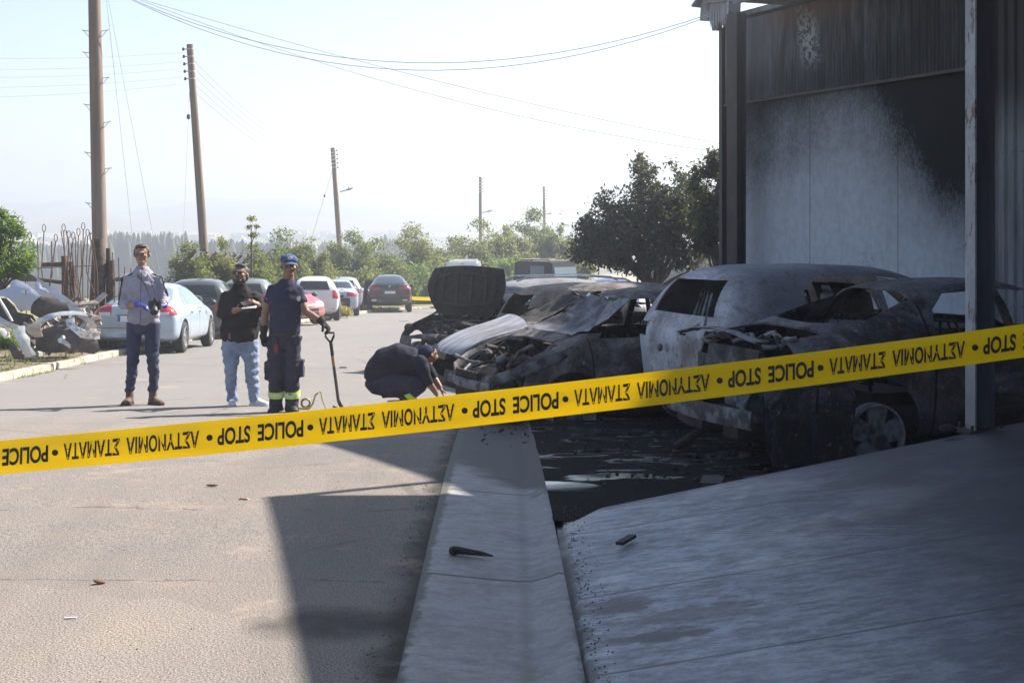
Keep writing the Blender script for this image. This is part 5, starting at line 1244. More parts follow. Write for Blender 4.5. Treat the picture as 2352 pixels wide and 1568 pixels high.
def tree(name, label, cat, group, base, blobs, n, size, lm, seed, trunk_r=.09, split=.35, aspect=.45, holes=0, up=.3, ntips=9, shell=.45, hf=1.2):
    base = Vector(base); root = thing(name, label, cat, base, 0, group); rnd = random.Random(seed)
    bl = [((c[0]-base.x, c[1]-base.y, c[2]-base.z), r) for c, r in blobs]
    leaf_obj('crown', leaves(bl, n, size, aspect, seed, up, shell, holes, hf), lm, root)
    top = max(c[2] for c, r in bl); f = Vector((rnd.uniform(-.1,.1), rnd.uniform(-.1,.1), top*split)); b = MB()
    b.tube([(0,0,-.15), (0,0,.02), f*.5, f], [trunk_r*1.4, trunk_r*1.2, trunk_r, trunk_r*.85], 9)
    tips = [Vector(c)+Vector((rnd.uniform(-.6,.6)*r[0], rnd.uniform(-.6,.6)*r[1], rnd.uniform(-.3,.7)*r[2])) for c, r in (bl*8)[:ntips]]
    branchy(b, f, tips, trunk_r*.55, rnd); b.build('trunk', M_bark, root, smooth=60); return root
L_dark = leaf_mat('dark_leaves', (.030,.034,.022), (.052,.060,.030), (.022,.024,.018), .28, (.15,.20,.05))
L_acac = leaf_mat('acacia_leaves', (.085,.105,.034), (.14,.15,.05), (.06,.075,.028), .5, (.33,.42,.10))
L_acac2 = leaf_mat('yellowish_leaves', (.11,.12,.036), (.17,.165,.055), (.07,.08,.032), .5, (.38,.42,.10))
L_fresh = leaf_mat('fresh_leaves', (.07,.13,.03), (.12,.20,.05), (.05,.09,.025), .5, (.35,.5,.06))
def pb(px, py, Y, rp, rq=None, dy=0): # blob from pixels
    k = Y/FPX; c = Wp(px, py, Y+dy); return ((c.x, c.y, c.z), (rp*k, (rp+ (rq or rp))*.5*k, (rq or rp)*k))
# big dark tree beside the workshop
Y = 38
bl = [pb(1430,535,Y,112,75), pb(1530,510,Y,100,90,.4), pb(1600,520,Y,60,90,.5), pb(1420,590,Y,90,30,-.3), pb(1345,560,Y,44,40,.3), pb(1605,455,Y,40,50,.4), pb(1570,425,Y,30,36,.2), pb(1620,520,Y,40,60,.6), pb(1340,525,Y,22,18,.2), pb(1470,610,Y,60,26,-.4), pb(1560,600,Y,50,28,.6), pb(1600,560,Y,40,50,.8), pb(1440,540,Y,80,70,1.0), pb(1530,510,Y,70,70,1.0), pb(1420,520,Y,70,55), pb(1480,480,Y,70,60,.6), pb(1545,470,Y,60,60,-.4), pb(1375,565,Y,50,42,.3), pb(1450,570,Y,60,40,-.6), pb(1535,545,Y,60,40,.5), pb(1492,420,Y,45,45), pb(1470,385,Y,26,34,.3), pb(1538,402,Y,24,42,-.2), pb(1400,465,Y,42,34,.2), pb(1350,505,Y,26,24), pb(1585,500,Y,40,60,.2), pb(1340,590,Y,34,26,.2), pb(1405,600,Y,36,18,.2)]
tree('dark_tree', 'broad dark leafed tree at the back of the yard, left of the workshop', 'tree', None, gpt(1500, 650).xyz.lerp(Vector((3.85,38,g(38))), 1), bl, 46000, .115, L_dark, 3, .13, .25, .42, .22, .5, 16, .2, 1.6)
bl = [pb(1640,500,34,50,70), pb(1660,420,34,45,60), pb(1645,365,34,24,40), pb(1610,420,34,30,50,.4), pb(1640,560,34,55,30), pb(1700,480,34,50,90)]
tree('dark_tree', 'dark tree pressed against the end wall of the workshop', 'tree', None, (5.0, 34.2, g(34)), bl, 15000, .11, L_dark, 5, .11, .3, .42, .28, .5, 12, .25, 1.6)
# bare lower boughs of the big tree are in its trunk mesh; row of acacias along the far side of the road
BR = [(436,556,64,44,'leafy acacia bush left of the second utility pole'), (512,548,56,45,'leafy acacia bush just right of the second utility pole'), (585,562,58,46,'low acacia bush behind the man in the black hoodie'),
 (655,523,74,60,'rounded acacia left of the pole with the lamp arm'), (722,548,52,62,'small acacia at the foot of the pole with the lamp arm'), (805,531,66,72,'acacia just right of the pole with the lamp arm'), (870,548,60,75,'low spreading acacia left of the black coupe suv roof'),
 (955,515,72,79,'tall rounded acacia above the black coupe suv'), (1035,543,58,82,'low acacia right of the tall rounded one'), (1098,500,70,86,'acacia around the fourth utility pole'), (1165,518,56,88,'acacia between the two thin distant poles'),
 (1225,478,64,94,'tallest acacia, around the thin far pole'), (1290,512,52,92,'acacia showing left of the dark tree')]
for i, (px, top, rx, Yb, lab) in enumerate(BR):
    rnd = random.Random(i+40); k = Yb/FPX; gz0 = g(Yb)-.1; zt = CAMH-(top-520)*k; cx = (px-1176)*k; rr = rx*k; H = zt-gz0; bl = []
    for j in range(20):
        u = rnd.random(); a = rnd.uniform(-1, 1)*(1 if u < .6 else .62); z = gz0+H*(.10+.68*u); s_ = rr*rnd.uniform(.38,.56)
        bl.append(((cx+a*rr*.95, Yb+rnd.uniform(-.9,.9)*rr*.8, z), (s_, s_, s_*rnd.uniform(.6,.85))))
    bl.append(((cx, Yb, gz0+H*.42), (rr*.92, rr*.8, H*.40))); bl.append(((cx+rr*.4, Yb-.3, gz0+H*.3), (rr*.6, rr*.6, H*.30)))
    bl.append(((cx+rnd.uniform(-.15,.15)*rr, Yb, zt-rr*.25), (rr*.38, rr*.38, rr*.30)))
    tree('acacia', lab, 'tree', 'acacias along the far side of the road', (cx, Yb, gz0), bl, 21000, max(.10, .0022*Yb), (L_acac, L_acac2, L_acac)[i % 3], 100+i, .09, .3, .38, .10, -.1, 8, .25)
# thicket filling the bank below the trees: low shrubs, one object each
SB = [(560,620,60,50),(640,610,70,63),(735,612,60,66),(820,618,64,70),(905,590,70,77),(1000,600,66,78),(1080,598,60,82),(1155,590,66,84),(1240,575,60,88),(1310,590,50,80),(470,630,46,48),(690,640,40,58)]
for i, (px, top, rx, Yb) in enumerate(SB):
    rnd = random.Random(i+90); k = Yb/FPX; gz0 = g(Yb)-.1; zt = CAMH-(top-520)*k; cx = (px-1176)*k; rr = rx*k; H = zt-gz0
    bl = [((cx+rnd.uniform(-.9,.9)*rr, Yb-.8+rnd.uniform(-.5,.5)*rr*.6, gz0+H*rnd.uniform(.15,.8)), (rr*.48, rr*.42, rr*.40)) for j in range(12)]
    tree('shrub', 'bright green shrub in the thicket behind the parked cars, %s' % ['left end by the fence', 'below the rounded acacia', 'behind the white hatchback', 'behind the silver hatchback', 'directly behind the black suv', 'right of the black suv', 'left of the white van', 'above the white van', 'left of the grey jeep', 'behind the grey jeep', 'behind the grey hatchback', 'above the faded red car'][i], 'shrub', 'shrubs in the roadside thicket', (cx, Yb-.8, gz0), bl, 11000, max(.11, .0023*Yb), (L_acac, L_fresh, L_acac2)[i % 3], 200+i, .05, .2, .38, .06, -.2, 6, .25)
# left tree, close
Y = 25.5
bl = [pb(10,520,Y,42,28), pb(30,575,Y,50,36,.2), pb(-20,560,Y,60,60), pb(55,600,Y,30,26), pb(20,620,Y,50,24), pb(45,535,Y,20,14), pb(2,490,Y,18,14)]
tree('feathery_tree', 'bright feathery leafed tree at the left edge above the scrap panels', 'tree', None, (-9.35, 25.6, g(25.6)+.1), bl, 6500, .12, L_fresh, 8, .07, .35, .22, .25, -.3, 12, .2, 1.8)
# thin sapling standing above the bushes
bl = [pb(578,502,44,12,7), pb(590,520,44,9,6), pb(572,522,44,9,6), pb(582,540,44,13,7)]
tree('sapling', 'thin sapling rising above the bushes behind the officer', 'tree', None, (-8.05, 44, g(44)+.1), bl, 420, .07, L_acac2, 9, .03, .75, .5, 0, 0, 6, .2)
# weeds
def weed(name, label, px, py, w, h, n, m, seed, size=.06, cat='plant', group='weeds on the verge', Y=None):
    p = gpt(px, py) if Y is None else Vector(((px-1176)/FPX*Y, Y, g(Y))); k = p.y/FPX; r = np.random.RandomState(seed); V = []
    for i in range(n):
        bx, by = (r.rand()-.5)*w*k, (r.rand()-.5)*w*k*.7; hh = h*k*(.4+.6*r.rand())*(1-.5*abs(bx)/(w*k*.5)); lean = r.normal(size=2)*.25*hh; s_ = size*.16
        a = np.array([bx, by, .0]); e = a+np.array([lean[0], lean[1], hh]); q = np.array([r.normal(), r.normal(), 0]); q = q/np.linalg.norm(q)*s_
        V += [a-q, a+q, (a+e)/2+q*1.1+np.array([0,0,.02]), e]
        for j in range(2):
            c = a+(e-a)*r.uniform(.3, 1); o = r.normal(size=3)*size*.5; o2 = np.cross(o, r.normal(size=3)); o2 = o2/max(1e-6, np.linalg.norm(o2))*size*.22
            V += [c, c+o*.5+o2, c+o, c+o*.5-o2]
    root = thing(name, label, cat, (p.x, p.y, p.z+.08), 0, group); leaf_obj('foliage', np.array(V), m, root); return root
L_grass = leaf_mat('grass_blades', (.08,.13,.03), (.16,.20,.06), (.20,.18,.08), .45, (.35,.45,.08)); L_yel = leaf_mat('yellow_flowers', (.45,.34,.02), (.14,.17,.05), (.30,.26,.05), .4, (.5,.42,.05))
wd = weed('flowering_weed', 'clump of weeds with yellow flowers at the kerb before the white hatchback', 775, 730, 62, 34, 420, L_yel, 1, .10)
weed('weed', 'green weeds growing under the silver scrap arch', 135, 800, 40, 22, 160, L_fresh, 3, .07); weed('weed', 'tall weed stalk beside the scrap panels', 113, 800, 8, 40, 18, L_fresh, 4, .05)
weed('weed', 'leafy weeds at the left edge below the scrap', 12, 812, 46, 66, 240, L_fresh, 5, .08); weed('weed', 'grass tuft under the tail of the pale blue sedan', 395, 815, 60, 10, 160, L_fresh, 6, .05, Y=31.5)
weed('weed', 'grass tuft behind the red car bumper', 590, 742, 40, 12, 120, L_grass, 7, .06)
rg = np.random.RandomState(5); V = []
for i in range(5200):
    Yq = rg.uniform(17, 70)**1.0; far_ = abs(rg.normal())*2.2+.02; Xq = kerbX(Yq)-.16-far_ if i % 3 else kerbX(Yq)+rg.uniform(.0,.14)*(mnoise.noise(Vector((Yq*.5,0,0))) > .0); z0 = g(Yq)+(.10 if i % 3 else 0)
    if i % 3 == 0 and mnoise.noise(Vector((Yq*.5,0,0))) <= .0: continue
    hh = rg.uniform(.02,.10)*(1 if i % 3 else .5); a = np.array([Xq, Yq, z0]); q = np.array([rg.normal(), rg.normal()*.4, 0]); q = q/np.linalg.norm(q)*.009*(1+Yq/40); e = a+np.array([rg.normal()*.03, rg.normal()*.03, hh]); V += [a-q, a+q, (a+e)/2+q*.6, e]
go = leaf_obj('verge_grass', np.array(V), L_grass); tag(go, 'short grass along the kerb and verge', 'grass', kind='stuff')
# far woodland, seen as one bluish mass
b = MB(); rnd = random.Random(3)
def conifer(x, Yd, z0, h, r):
    n = 7; vs = [(x+r*.15*math.cos(i*2*math.pi/n), Yd+r*.15*math.sin(i*2*math.pi/n), z0) for i in range(n)]
    prof = [(.9, .12), (1.0, .3), (.8, .55), (.5, .8), (.12, 1.0)]
    for k, q in prof: vs += [(x+r*k*rnd.uniform(.7,1.3)*math.cos(i*2*math.pi/n+k), Yd+r*k*math.sin(i*2*math.pi/n), z0+h*(q+rnd.uniform(-.05,.05))) for i in range(n)]
    m_ = len(prof)+1; b.add(vs, [(j*n+i, j*n+(i+1)%n, (j+1)*n+(i+1)%n, (j+1)*n+i) for j in range(m_-1) for i in range(n)])
for px0, px1, top, Yd, N in ((60,215,565,290,60), (236,430,540,300,110), (430,560,556,300,60), (560,760,560,320,100), (620,660,545,320,10), (760,960,566,340,90), (880,930,548,340,14), (0,240,560,360,60), (1000,1300,570,360,60)):
    for i in range(N):
        px = rnd.uniform(px0, px1); Yq = Yd+rnd.uniform(-25, 40); zt = CAMH-(top+rnd.uniform(-5,12)-520)/FPX*Yq; z0 = g(Yq)-1; conifer((px-1176)/FPX*Yq, Yq, z0, max(3, zt-z0), rnd.uniform(1.0, 2.2))
tag(b.build('woodland', simple('woodland_green', (.035,.05,.03), .9, 0, (.05,.06,.035), .2), smooth=70), 'far off belt of dark conifers across the plain', 'woodland', kind='stuff')
b = MB()
for i in range(170):
    px = rnd.uniform(-40, 1000); Yq = rnd.uniform(560, 960); s_ = rnd.uniform(1.5, 5); b.box(((px-1176)/FPX*Yq, Yq, g(Yq)+s_*.25), (s_*rnd.uniform(.8,2.6), s_, s_*rnd.uniform(.35,.7)))
tag(b.build('distant_houses', simple('distant_wall', (.6,.57,.52), .9, 0, (.35,.3,.27), .02)), 'pale far off village houses scattered over the plain', 'houses', kind='stuff')
# ------------------------------------------------------------------ poles and wires
M_wood = simple('weathered_pole_wood', (.25,.19,.15), .9, 0, (.16,.12,.095), 6, .5, 30, stretch=(1,1,.06)); M_wire = simple('wire_metal', (.5,.5,.5), .6, .1); M_ins = simple('insulator_porcelain', (.10,.07,.065), .4); M_galv = simple('galvanised', (.42,.43,.44), .5, .5)
def pole(label, top, botpx, Y, d, ins=None, lamp=None, steps=False, over=0):
    T = Wp(top[0], top[1], Y); z0 = g(Y)-.2; B0 = Wp(botpx[0], botpx[1], Y); s_ = (z0-T.z)/(B0.z-T.z); B = T+(B0-T)*s_; B.z = z0; T = T+(T-B).normalized()*over
    root = thing('utility_pole', label, 'utility pole', (B.x, B.y, B.z+.2), 0, 'wooden utility poles'); o = B+Vector((0,0,.2)); A = T-o; C = B-o
    b = MB(); b.tube([C, C+(A-C)*.5, A, A+(A-C).normalized()*.02], [d*.62, d*.54, d*.44, d*.30], 14); b.build('shaft', M_wood, root, smooth=50)
    if steps:
        for i, (py, s) in enumerate(steps):
            p = Wp(botpx[0]+(top[0]-botpx[0])*(botpx[1]-py)/(botpx[1]-top[1]), py, Y)-o; b = MB(); b.tube([p+Vector((s*d*.45,0,0)), p+Vector((s*(d*.45+.17),0,.02)), p+Vector((s*(d*.45+.17),0,.05))], .010, 5); b.tube([p+Vector((s*(d*.45+.14),0,.02)), p+Vector((s*d*.48,0,-.14))], .007, 5); b.build('step_bracket', M_galv, root)
    u = (A-C).normalized()
    if ins:
        side, n, dz = ins
        for i in range(n):
            p = A-u*(dz*.6+i*dz); b = MB(); b.tube([p, p+Vector((side*(d*.5+.10),0,0))], .014, 6); q = p+Vector((side*(d*.5+.10),0,0)); b.lathe([(.0,-.05),(.035,-.05),(.045,-.01),(.025,.01),(.045,.03),(.0,.06)], 12, 'z', q); b.build('insulator', M_ins, root, smooth=50)
            b = MB(); b.tube([p-u*.02, p+u*.02], d*.475, 14); b.build('band', M_galv, root, smooth=50)
    if lamp:
        lp, le = lamp; p = Wp(lp[0], lp[1], Y)-o; e = Wp(le[0], le[1], Y)-o; b = MB(); b.tube([p, p+(e-p)*.55], .035, 8); b.build('lamp_arm', M_galv, root, smooth=50)
        b = MB(); m_ = p+(e-p)*.5; b.tube([m_, m_+(e-m_)*.5, e], [(.06,.11),(.07,.15),(.03,.08)], 10, ref=(0,0,1)); b.ell(m_+(e-m_)*.35+Vector((0,0,.10)), (.05,.05,.08), nu=8, nv=6); b.build('lamp_head', M_galv, root, smooth=50)
    return root
stp = [(72,-1),(72,1),(122,-1),(180,1),(242,-1),(282,1),(352,-1),(388,1),(468,-1)]
pole('thick leaning utility pole with step brackets behind the scrap heap, nearest of all', (217,0), (232,700), 33.2, .30, steps=stp, over=2.2)
pole('utility pole with five dark insulators on its left, second from the left', (436,103), (473,640), 46, .25, ins=(-1,5,.24))
pole('utility pole with a street lamp arm on its right, behind the white hatchback', (764,340), (784,620), 88, .30, ins=(1,5,.26), lamp=((781,441),(811,432)))
pole('thin far utility pole with a small lamp arm', (1103,407), (1104,600), 118, .26, ins=(1,5,.26), lamp=((1105,489),(1133,483)))
pole('thinnest far utility pole rising from the tallest acacia', (1249,429), (1252,600), 142, .26, ins=(1,5,.26), lamp=((1251,492),(1269,490)))
pole('dark utility pole top poking out of the broad dark tree', (1471,352), (1471,620), 60, .28)
WORD = ['highest', 'second highest', 'middle', 'second lowest', 'lowest']
def wire(label, a, c, sag=.3, r=.009, mid=(), group='overhead wires', n=26):
    r *= .75
    a, c = Vector(a), Vector(c); pts = [a+(c-a)*(i/n)-Vector((0,0,4*sag*(i/n)*(1-i/n))) for i in range(n+1)]
    o = MB().tube([p-a for p in pts], r, 5).build('wire', M_wire, smooth=60); o.location = a; return tag(o, label, 'wire', group)
M_wire2 = M_wire
wire('dark wire sagging across the sky to the workshop eaves, upper of the pair', Wp(262,-20,31), Wp(1632,32,27.6), 1.24, .010); wire('dark wire sagging across the sky to the workshop eaves, lower of the pair', Wp(250,-26,31), Wp(1634,36,27.6), 1.40, .010)
wire('straighter wire crossing the sky to behind the workshop, upper one', Wp(250,-24,31), Wp(1720,343,34), .22, .009); wire('straighter wire crossing the sky to behind the workshop, lower one', Wp(248,-28,31), Wp(1720,358,34), .50, .009)
for i in range(5):
    yl = (135,165,186,212,240)[i]; yr = (121,142,158,177,193)[i]; yb = (140,157,175,192,210)[i]
    wire(WORD[i]+' of the five pale wires running left from the pole with dark insulators', Wp(-420, yl-24, 43), Wp(421, yr, 46), .25, .005)
    d2 = Wp(768, 350+i*8.5, 88); wire(WORD[i]+' of the five wires between the insulator pole and the lamp arm pole', Wp(446, yb, 46), d2, .85, .012)
    d3 = Wp(1106, 412+i*7, 118); wire(WORD[i]+' of the five wires from the lamp arm pole towards the thin far pole', Wp(770, 350+i*8.5, 88), d3, 1.1, .013)
    wire(WORD[i]+' of the five wires between the two thin far poles', d3, Wp(1252, 434+i*6, 142), .8, .013)
wire('guy wire left of two dropping from the near pole top', Wp(241,-30,33), Wp(310,600,34.5), 0, .007, group='guy wires'); wire('guy wire right of two dropping from the near pole top', Wp(243,-30,33), Wp(366,620,35), 0, .007, group='guy wires')
def guy(label, a, c, f, r=.008):
    a, c = Vector(a), Vector(c); t0 = thing('guy_wire', label, 'guy wire', a, 0, 'guy wires'); MB().tube([Vector((0,0,0)), c-a], r, 5).build('strand', M_wire, t0); q = (c-a)*f; u = (c-a).normalized(); MB().tube([q-u*.09, q-u*.05, q+u*.05, q+u*.09], [.02,.06,.06,.02], 10).build('guy_insulator', M_ins, t0, smooth=40)
guy('guy wire with a dark insulator beside the second pole', Wp(436,192,46), Wp(418,632,44), .18); guy('guy wire with a small dark insulator left of the lamp arm pole', Wp(763,392,88), Wp(712,560,90), .34, .012)

# ------------------------------------------------------------------ fence of cranked posts
M_post = simple('brown_concrete', (.16,.105,.08), .9, 0, (.09,.065,.05), 8, .5, 30)
fc = thing('fence', 'wire fence with cranked brown concrete posts behind the parked cars', 'fence', (-10.3, 36, g(36)))
for i in range(26):
    Yq = 44+i*1.55; z = g(Yq)-g(36); p = Vector((.1*mnoise.noise(Vector((Yq,0,0))), Yq-36, z)); r = .5*mnoise.noise(Vector((Yq*2.1,1,0)))
    MB().tube([p, p+Vector((.04*r,0,1.75)), p+Vector((.10,0,1.95)), p+Vector((.52+.1*r,0,2.38))], [.085,.075,.075,.055], 4).build('post', M_post, fc)
b = MB()
for h, dx in ((.3,0),(.6,0),(.9,0),(1.2,0),(1.5,0),(1.75,.02),(2.05,.2),(2.2,.35),(2.35,.48)): b.tube([(dx, y_, g(36+y_)-g(36)+h) for y_ in range(7, 47, 3)], .004, 4)
for i in range(195):
    y_ = 7+i*.2; b.tube([(0, y_, g(36+y_)-g(36)+.1), (0, y_, g(36+y_)-g(36)+1.75)], .005, 3, caps=False)
b.build('fence_wire', M_galv, fc)
# ------------------------------------------------------------------ rods, timber and old posts behind the scrap
M_rust = simple('rusty_iron', (.15,.085,.06), .85, .2, (.08,.05,.04), 14, .4, 40)
rf = thing('rod_fence', 'makeshift fence of thin rusty iron rods with looped tops behind the scrap heap', 'fence', (-8.9, 29.3, g(29.3))); rnd = random.Random(12)
RX = [68,86,101,118,128,140,146,152,158,163,168,174,180,186,191,196,201,206,210,213,258,272,286,300,322,345]
for i, px in enumerate(RX):
    Yq = 29.3+rnd.uniform(-.8,.8); o = rf.location; b0 = Vector(((px+rnd.uniform(-12,22)-1176)/FPX*Yq, Yq, g(Yq)))-o; ty = rnd.uniform(527,560) if px < 230 else rnd.uniform(560,620); t_ = Wp(px, ty, Yq)-o
    pts = [b0, b0+(t_-b0)*.35+Vector((rnd.uniform(-.18,.18),0,0)), b0+(t_-b0)*.7+Vector((rnd.uniform(-.12,.12),0,0)), t_]
    b = MB(); b.tube(pts, .011, 5)
    if i % 2 == 0 and px < 215:
        lp = [t_+Vector((.035*math.sin(a), 0, .075-.075*math.cos(a))) for a in [k*2*math.pi/10 for k in range(11)]]; b.tube(lp, .008, 5)
    b.build('rod', M_rust, rf)
b = MB(); 
for zz in (1.75, 1.1): b.tube([Wp(60,0,29.3).xy.to_3d()-Vector(rf.location).xy.to_3d()+Vector((0,0,zz)), Wp(225,0,29.3).xy.to_3d()-Vector(rf.location).xy.to_3d()+Vector((0,0,zz+.06))], .009, 4)
b.build('tie_wire', M_rust, rf)
tf = thing('timber_frame', 'old timber posts with a crossbar behind the rod fence', 'frame', (-8.6, 31, g(31)))
for px, ty in ((148,588),(166,612),(255,598)): 
    p = Wp(px, ty, 31)-tf.location; MB().tube([(p.x,0,-.1),(p.x+.03,0,p.z*.5),(p.x,0,p.z)], [.085,.08,.07], 7).build('post', M_rust, tf, smooth=40)
b = MB(); p = Wp(98,608,31)-tf.location; q = Wp(168,606,31)-tf.location; b.tube([p,q], .055, 6); p = Wp(90,642,31)-tf.location; q = Wp(168,652,31)-tf.location; b.tube([p,q], .045, 6); b.build('crossbar', M_rust, tf)
p = Wp(240,642,31)-tf.location; q = Wp(330,640,31)-tf.location; MB().tube([p,q], .05, 6).build('pale_rail', M_ashm, tf)
# tree stump clump next to the thick pole
st = thing('dead_trunk', 'dead split trunk wrapped in wire, left of the thick utility pole', 'tree trunk', (-9.05, 31.0, g(31)))
MB().tube([(-.02,0,-.1),(.0,0,.9),(.05,0,1.8),(.03,0,2.4)], [.20,.17,.16,.12], 9).build('trunk', M_bark, st, smooth=40); MB().tube([(.26,.1,-.1),(.26,.1,.9),(.22,.1,2.2)], [.10,.09,.05], 8).build('side_stem', M_bark, st, smooth=40)

# ------------------------------------------------------------------ scrap heap of car panels on the left verge
def cpx(cx, cy): return (cx/6.53*.91875, (660+cy/6.53)*.91875)
def panel(label, name, poly, Y, m, bulge=.12, tilt=(0,0), th=.012, hole=None, seed=0, rough=.02, cat='scrap panel', group='scrap car panels on the verge', conv=True):
    pts = [cpx(*p) if conv else p for p in poly]; W = [Wp(x, y, Y) for x, y in pts]; c = sum(W, Vector())/len(W)
    hl_ = [Wp(*(cpx(*p) if conv else p), Y) for p in hole] if hole else None
    from mathutils.geometry import delaunay_2d_cdt
    ring = []; 
    def dens(q):
        o = []
        for i in range(len(q)):
            a, b_ = q[i], q[(i+1)%len(q)]; n = max(1, int((b_-a).length/.12)); o += [a+(b_-a)*k/n for k in range(n)]
        return o
    O = dens(W); v2 = [Vector((p.x, p.z)) for p in O]; fcs = [list(range(len(O)))]
    if hl_: Hq = dens(hl_); fcs.append(list(range(len(O), len(O)+len(Hq)))); v2 += [Vector((p.x, p.z)) for p in Hq]
    x0, x1 = min(p.x for p in W), max(p.x for p in W); z0, z1 = min(p.z for p in W), max(p.z for p in W); gx = x0
    while gx < x1:
        gz_ = z0
        while gz_ < z1: v2.append(Vector((gx+.02*mnoise.noise(Vector((gx*9,gz_*9,0))), gz_))); gz_ += .09
        gx += .09
    r_ = delaunay_2d_cdt(v2, [], fcs, 2, 1e-4); vs, fs, orig = r_[0], r_[2], r_[5]
    def inside(pt, q):
        k = False; n = len(q)
        for i in range(n):
            a, b_ = q[i], q[i-1]
            if (a.z > pt.y) != (b_.z > pt.y) and pt.x < (b_.x-a.x)*(pt.y-a.z)/(b_.z-a.z+1e-12)+a.x: k = not k
        return k
    ff = []
    for f in fs:
        ct = sum((vs[i] for i in f), Vector((0,0)))/len(f)
        if inside(ct, W) and not (hl_ and inside(ct, hl_)): ff.append(tuple(f))
    V = []
    for p in vs:
        u = (p.x-c.x)/max(.01, (x1-x0)/2); w = (p.y-c.z)/max(.01, (z1-z0)/2)
        V.append((p.x-c.x, bulge*(u*u+w*w*.7)*.5-bulge*.4+tilt[0]*(p.x-c.x)+tilt[1]*(p.y-c.z)+rough*mnoise.noise(Vector((p.x*3+seed, p.y*3, 0)))+rough*.5*mnoise.noise(Vector((p.x*11+seed, p.y*11, 0))), p.y-c.z))
    me = bpy.data.meshes.new(name); me.from_pydata(V, [], ff); bm = bmesh.new(); bm.from_mesh(me); bmesh.ops.delete(bm, geom=[v for v in bm.verts if not v.link_faces], context='VERTS'); bmesh.ops.recalc_face_normals(bm, faces=bm.faces); bm.to_mesh(me); bm.free()
    me = evaluated(me, [('SOLIDIFY', dict(thickness=th, offset=0))]); o = mobj(name, me, m, None, 50); o.location = c; return tag(o, label, cat, group)
M_cpan = simple('pale_blue_panel_paint', (.45,.50,.62), .35, .1, (.38,.43,.54), 2, coat=.4); M_cgrey = simple('grey_bonnet_paint', (.20,.20,.19), .5, .1, (.14,.14,.135), 4); M_csil = simple('silver_panel_paint', (.60,.62,.65), .25, .4, (.45,.46,.49), 3, coat=.5); M_cwhite = simple('white_panel_paint', (.78,.80,.79), .4, 0, (.55,.56,.54), 5, .2, 12); M_cdark = simple('dark_underseal', (.06,.05,.05), .8, 0, (.11,.095,.085), 6, .3, 20); M_crump = simple('crumpled_white_metal', (.75,.75,.75), .3, .3, (.30,.29,.29), 9, .9, 14, lo=.42, hi=.6)
panel('grey bonnet lying face down on top of the scrap heap', 'scrap_bonnet', [(150,215),(230,140),(330,60),(470,90),(500,150),(600,240),(560,285),(380,280),(250,250)], 25.6, M_cgrey, .18, (.1,-.5), seed=1)
panel('pale blue rear quarter panel with a triangular window hole and cut wheel arches', 'quarter_panel', [(-140,470),(0,435),(190,375),(180,290),(260,255),(360,290),(500,385),(640,520),(545,610),(500,690),(490,760),(310,750),(270,650),(190,565),(100,525),(0,520),(-140,560)], 25.0, M_cpan, .25, (.15,.1), hole=[(350,418),(495,448),(430,500)], seed=2, rough=.01)
panel('dark inner wheel housing behind the pale blue quarter panel', 'wheel_housing', [(490,700),(520,600),(620,530),(820,540),(1060,600),(1090,640),(1080,760),(900,840),(640,870),(500,800)], 25.4, M_cdark, .3, (.1,0), seed=3)
panel('long curved silver roof rail panel sloping down to the pale blue sedan', 'roof_side_panel', [(515,170),(640,240),(900,390),(1060,500),(1150,560),(1300,700),(1400,850),(1500,950),(1530,1020),(1380,950),(1290,850),(1180,790),(1120,640),(1040,610),(880,480),(720,350)], 24.9, M_csil, .3, (.3,.1), seed=4, rough=.015)
panel('bent silver inner tailgate panel with a bolt hole, under the long curved panel', 'inner_tailgate', [(560,290),(640,290),(700,380),(860,440),(1030,590),(880,560),(720,520),(660,500),(600,400)], 25.2, M_csil, .2, (.2,.2), seed=5)
panel('silver wheel arch panel curving over the weeds', 'arch_panel', [(430,1010),(540,970),(680,880),(800,815),(1000,775),(1180,770),(1330,790),(1400,860),(1250,830),(1000,840),(800,920),(700,1010),(700,1180),(560,1200),(450,1120)], 24.6, M_csil, .35, (.1,.1), seed=6, rough=.015)
panel('crumpled white sheet metal at the right end of the heap', 'crumpled_sheet', [(1040,920),(1100,880),(1180,880),(1230,980),(1330,1040),(1440,1080),(1470,1040),(1560,1060),(1590,1150),(1585,1240),(1480,1220),(1340,1190),(1200,1080),(1100,1010)], 24.5, M_crump, .35, (.2,.3), seed=7, rough=.12)
panel('white door pillar panel with square and round holes, leaning at the front of the heap', 'pillar_panel', [(190,1050),(370,1010),(420,1120),(500,1210),(510,1330),(585,1480),(500,1510),(430,1490),(360,1330),(300,1220),(220,1150)], 24.2, M_cwhite, .25, (.2,.35), hole=[(245,1080),(300,1070),(300,1120),(250,1120)], seed=8, rough=.03)
panel('silver sill panel lying diagonally at the left edge', 'sill_panel', [(-60,830),(20,870),(300,1000),(320,1030),(200,1060),(-60,930)], 24.3, M_csil, .15, (.1,.2), seed=9)
panel('dented white wing panel at the left edge under the sill panel', 'wing_panel', [(-80,990),(20,1040),(120,1060),(130,1190),(80,1220),(30,1120),(-80,1100)], 24.2, M_cwhite, .25, (.3,.2), seed=10, rough=.05)
panel('dark brown inner door skin at the foot of the heap', 'door_skin', [(120,1360),(200,1290),(300,1380),(400,1490),(390,1560),(250,1540)], 24.0, M_cdark, .15, (.1,.3), seed=11)
panel('torn silver bumper strip in the weeds', 'bumper_strip', [(930,1230),(1010,1200),(1100,1250),(1150,1310),(1140,1380),(1060,1300),(960,1280)], 24.2, M_csil, .2, (.1,.1), seed=12, rough=.06)
panel('dark plastic wheel liner at the foot of the crumpled sheet', 'wheel_liner', [(1180,1190),(1330,1170),(1500,1230),(1590,1250),(1600,1420),(1520,1470),(1300,1430),(1200,1350)], 24.6, M_cdark, .3, (.1,.1), seed=13, rough=.06)
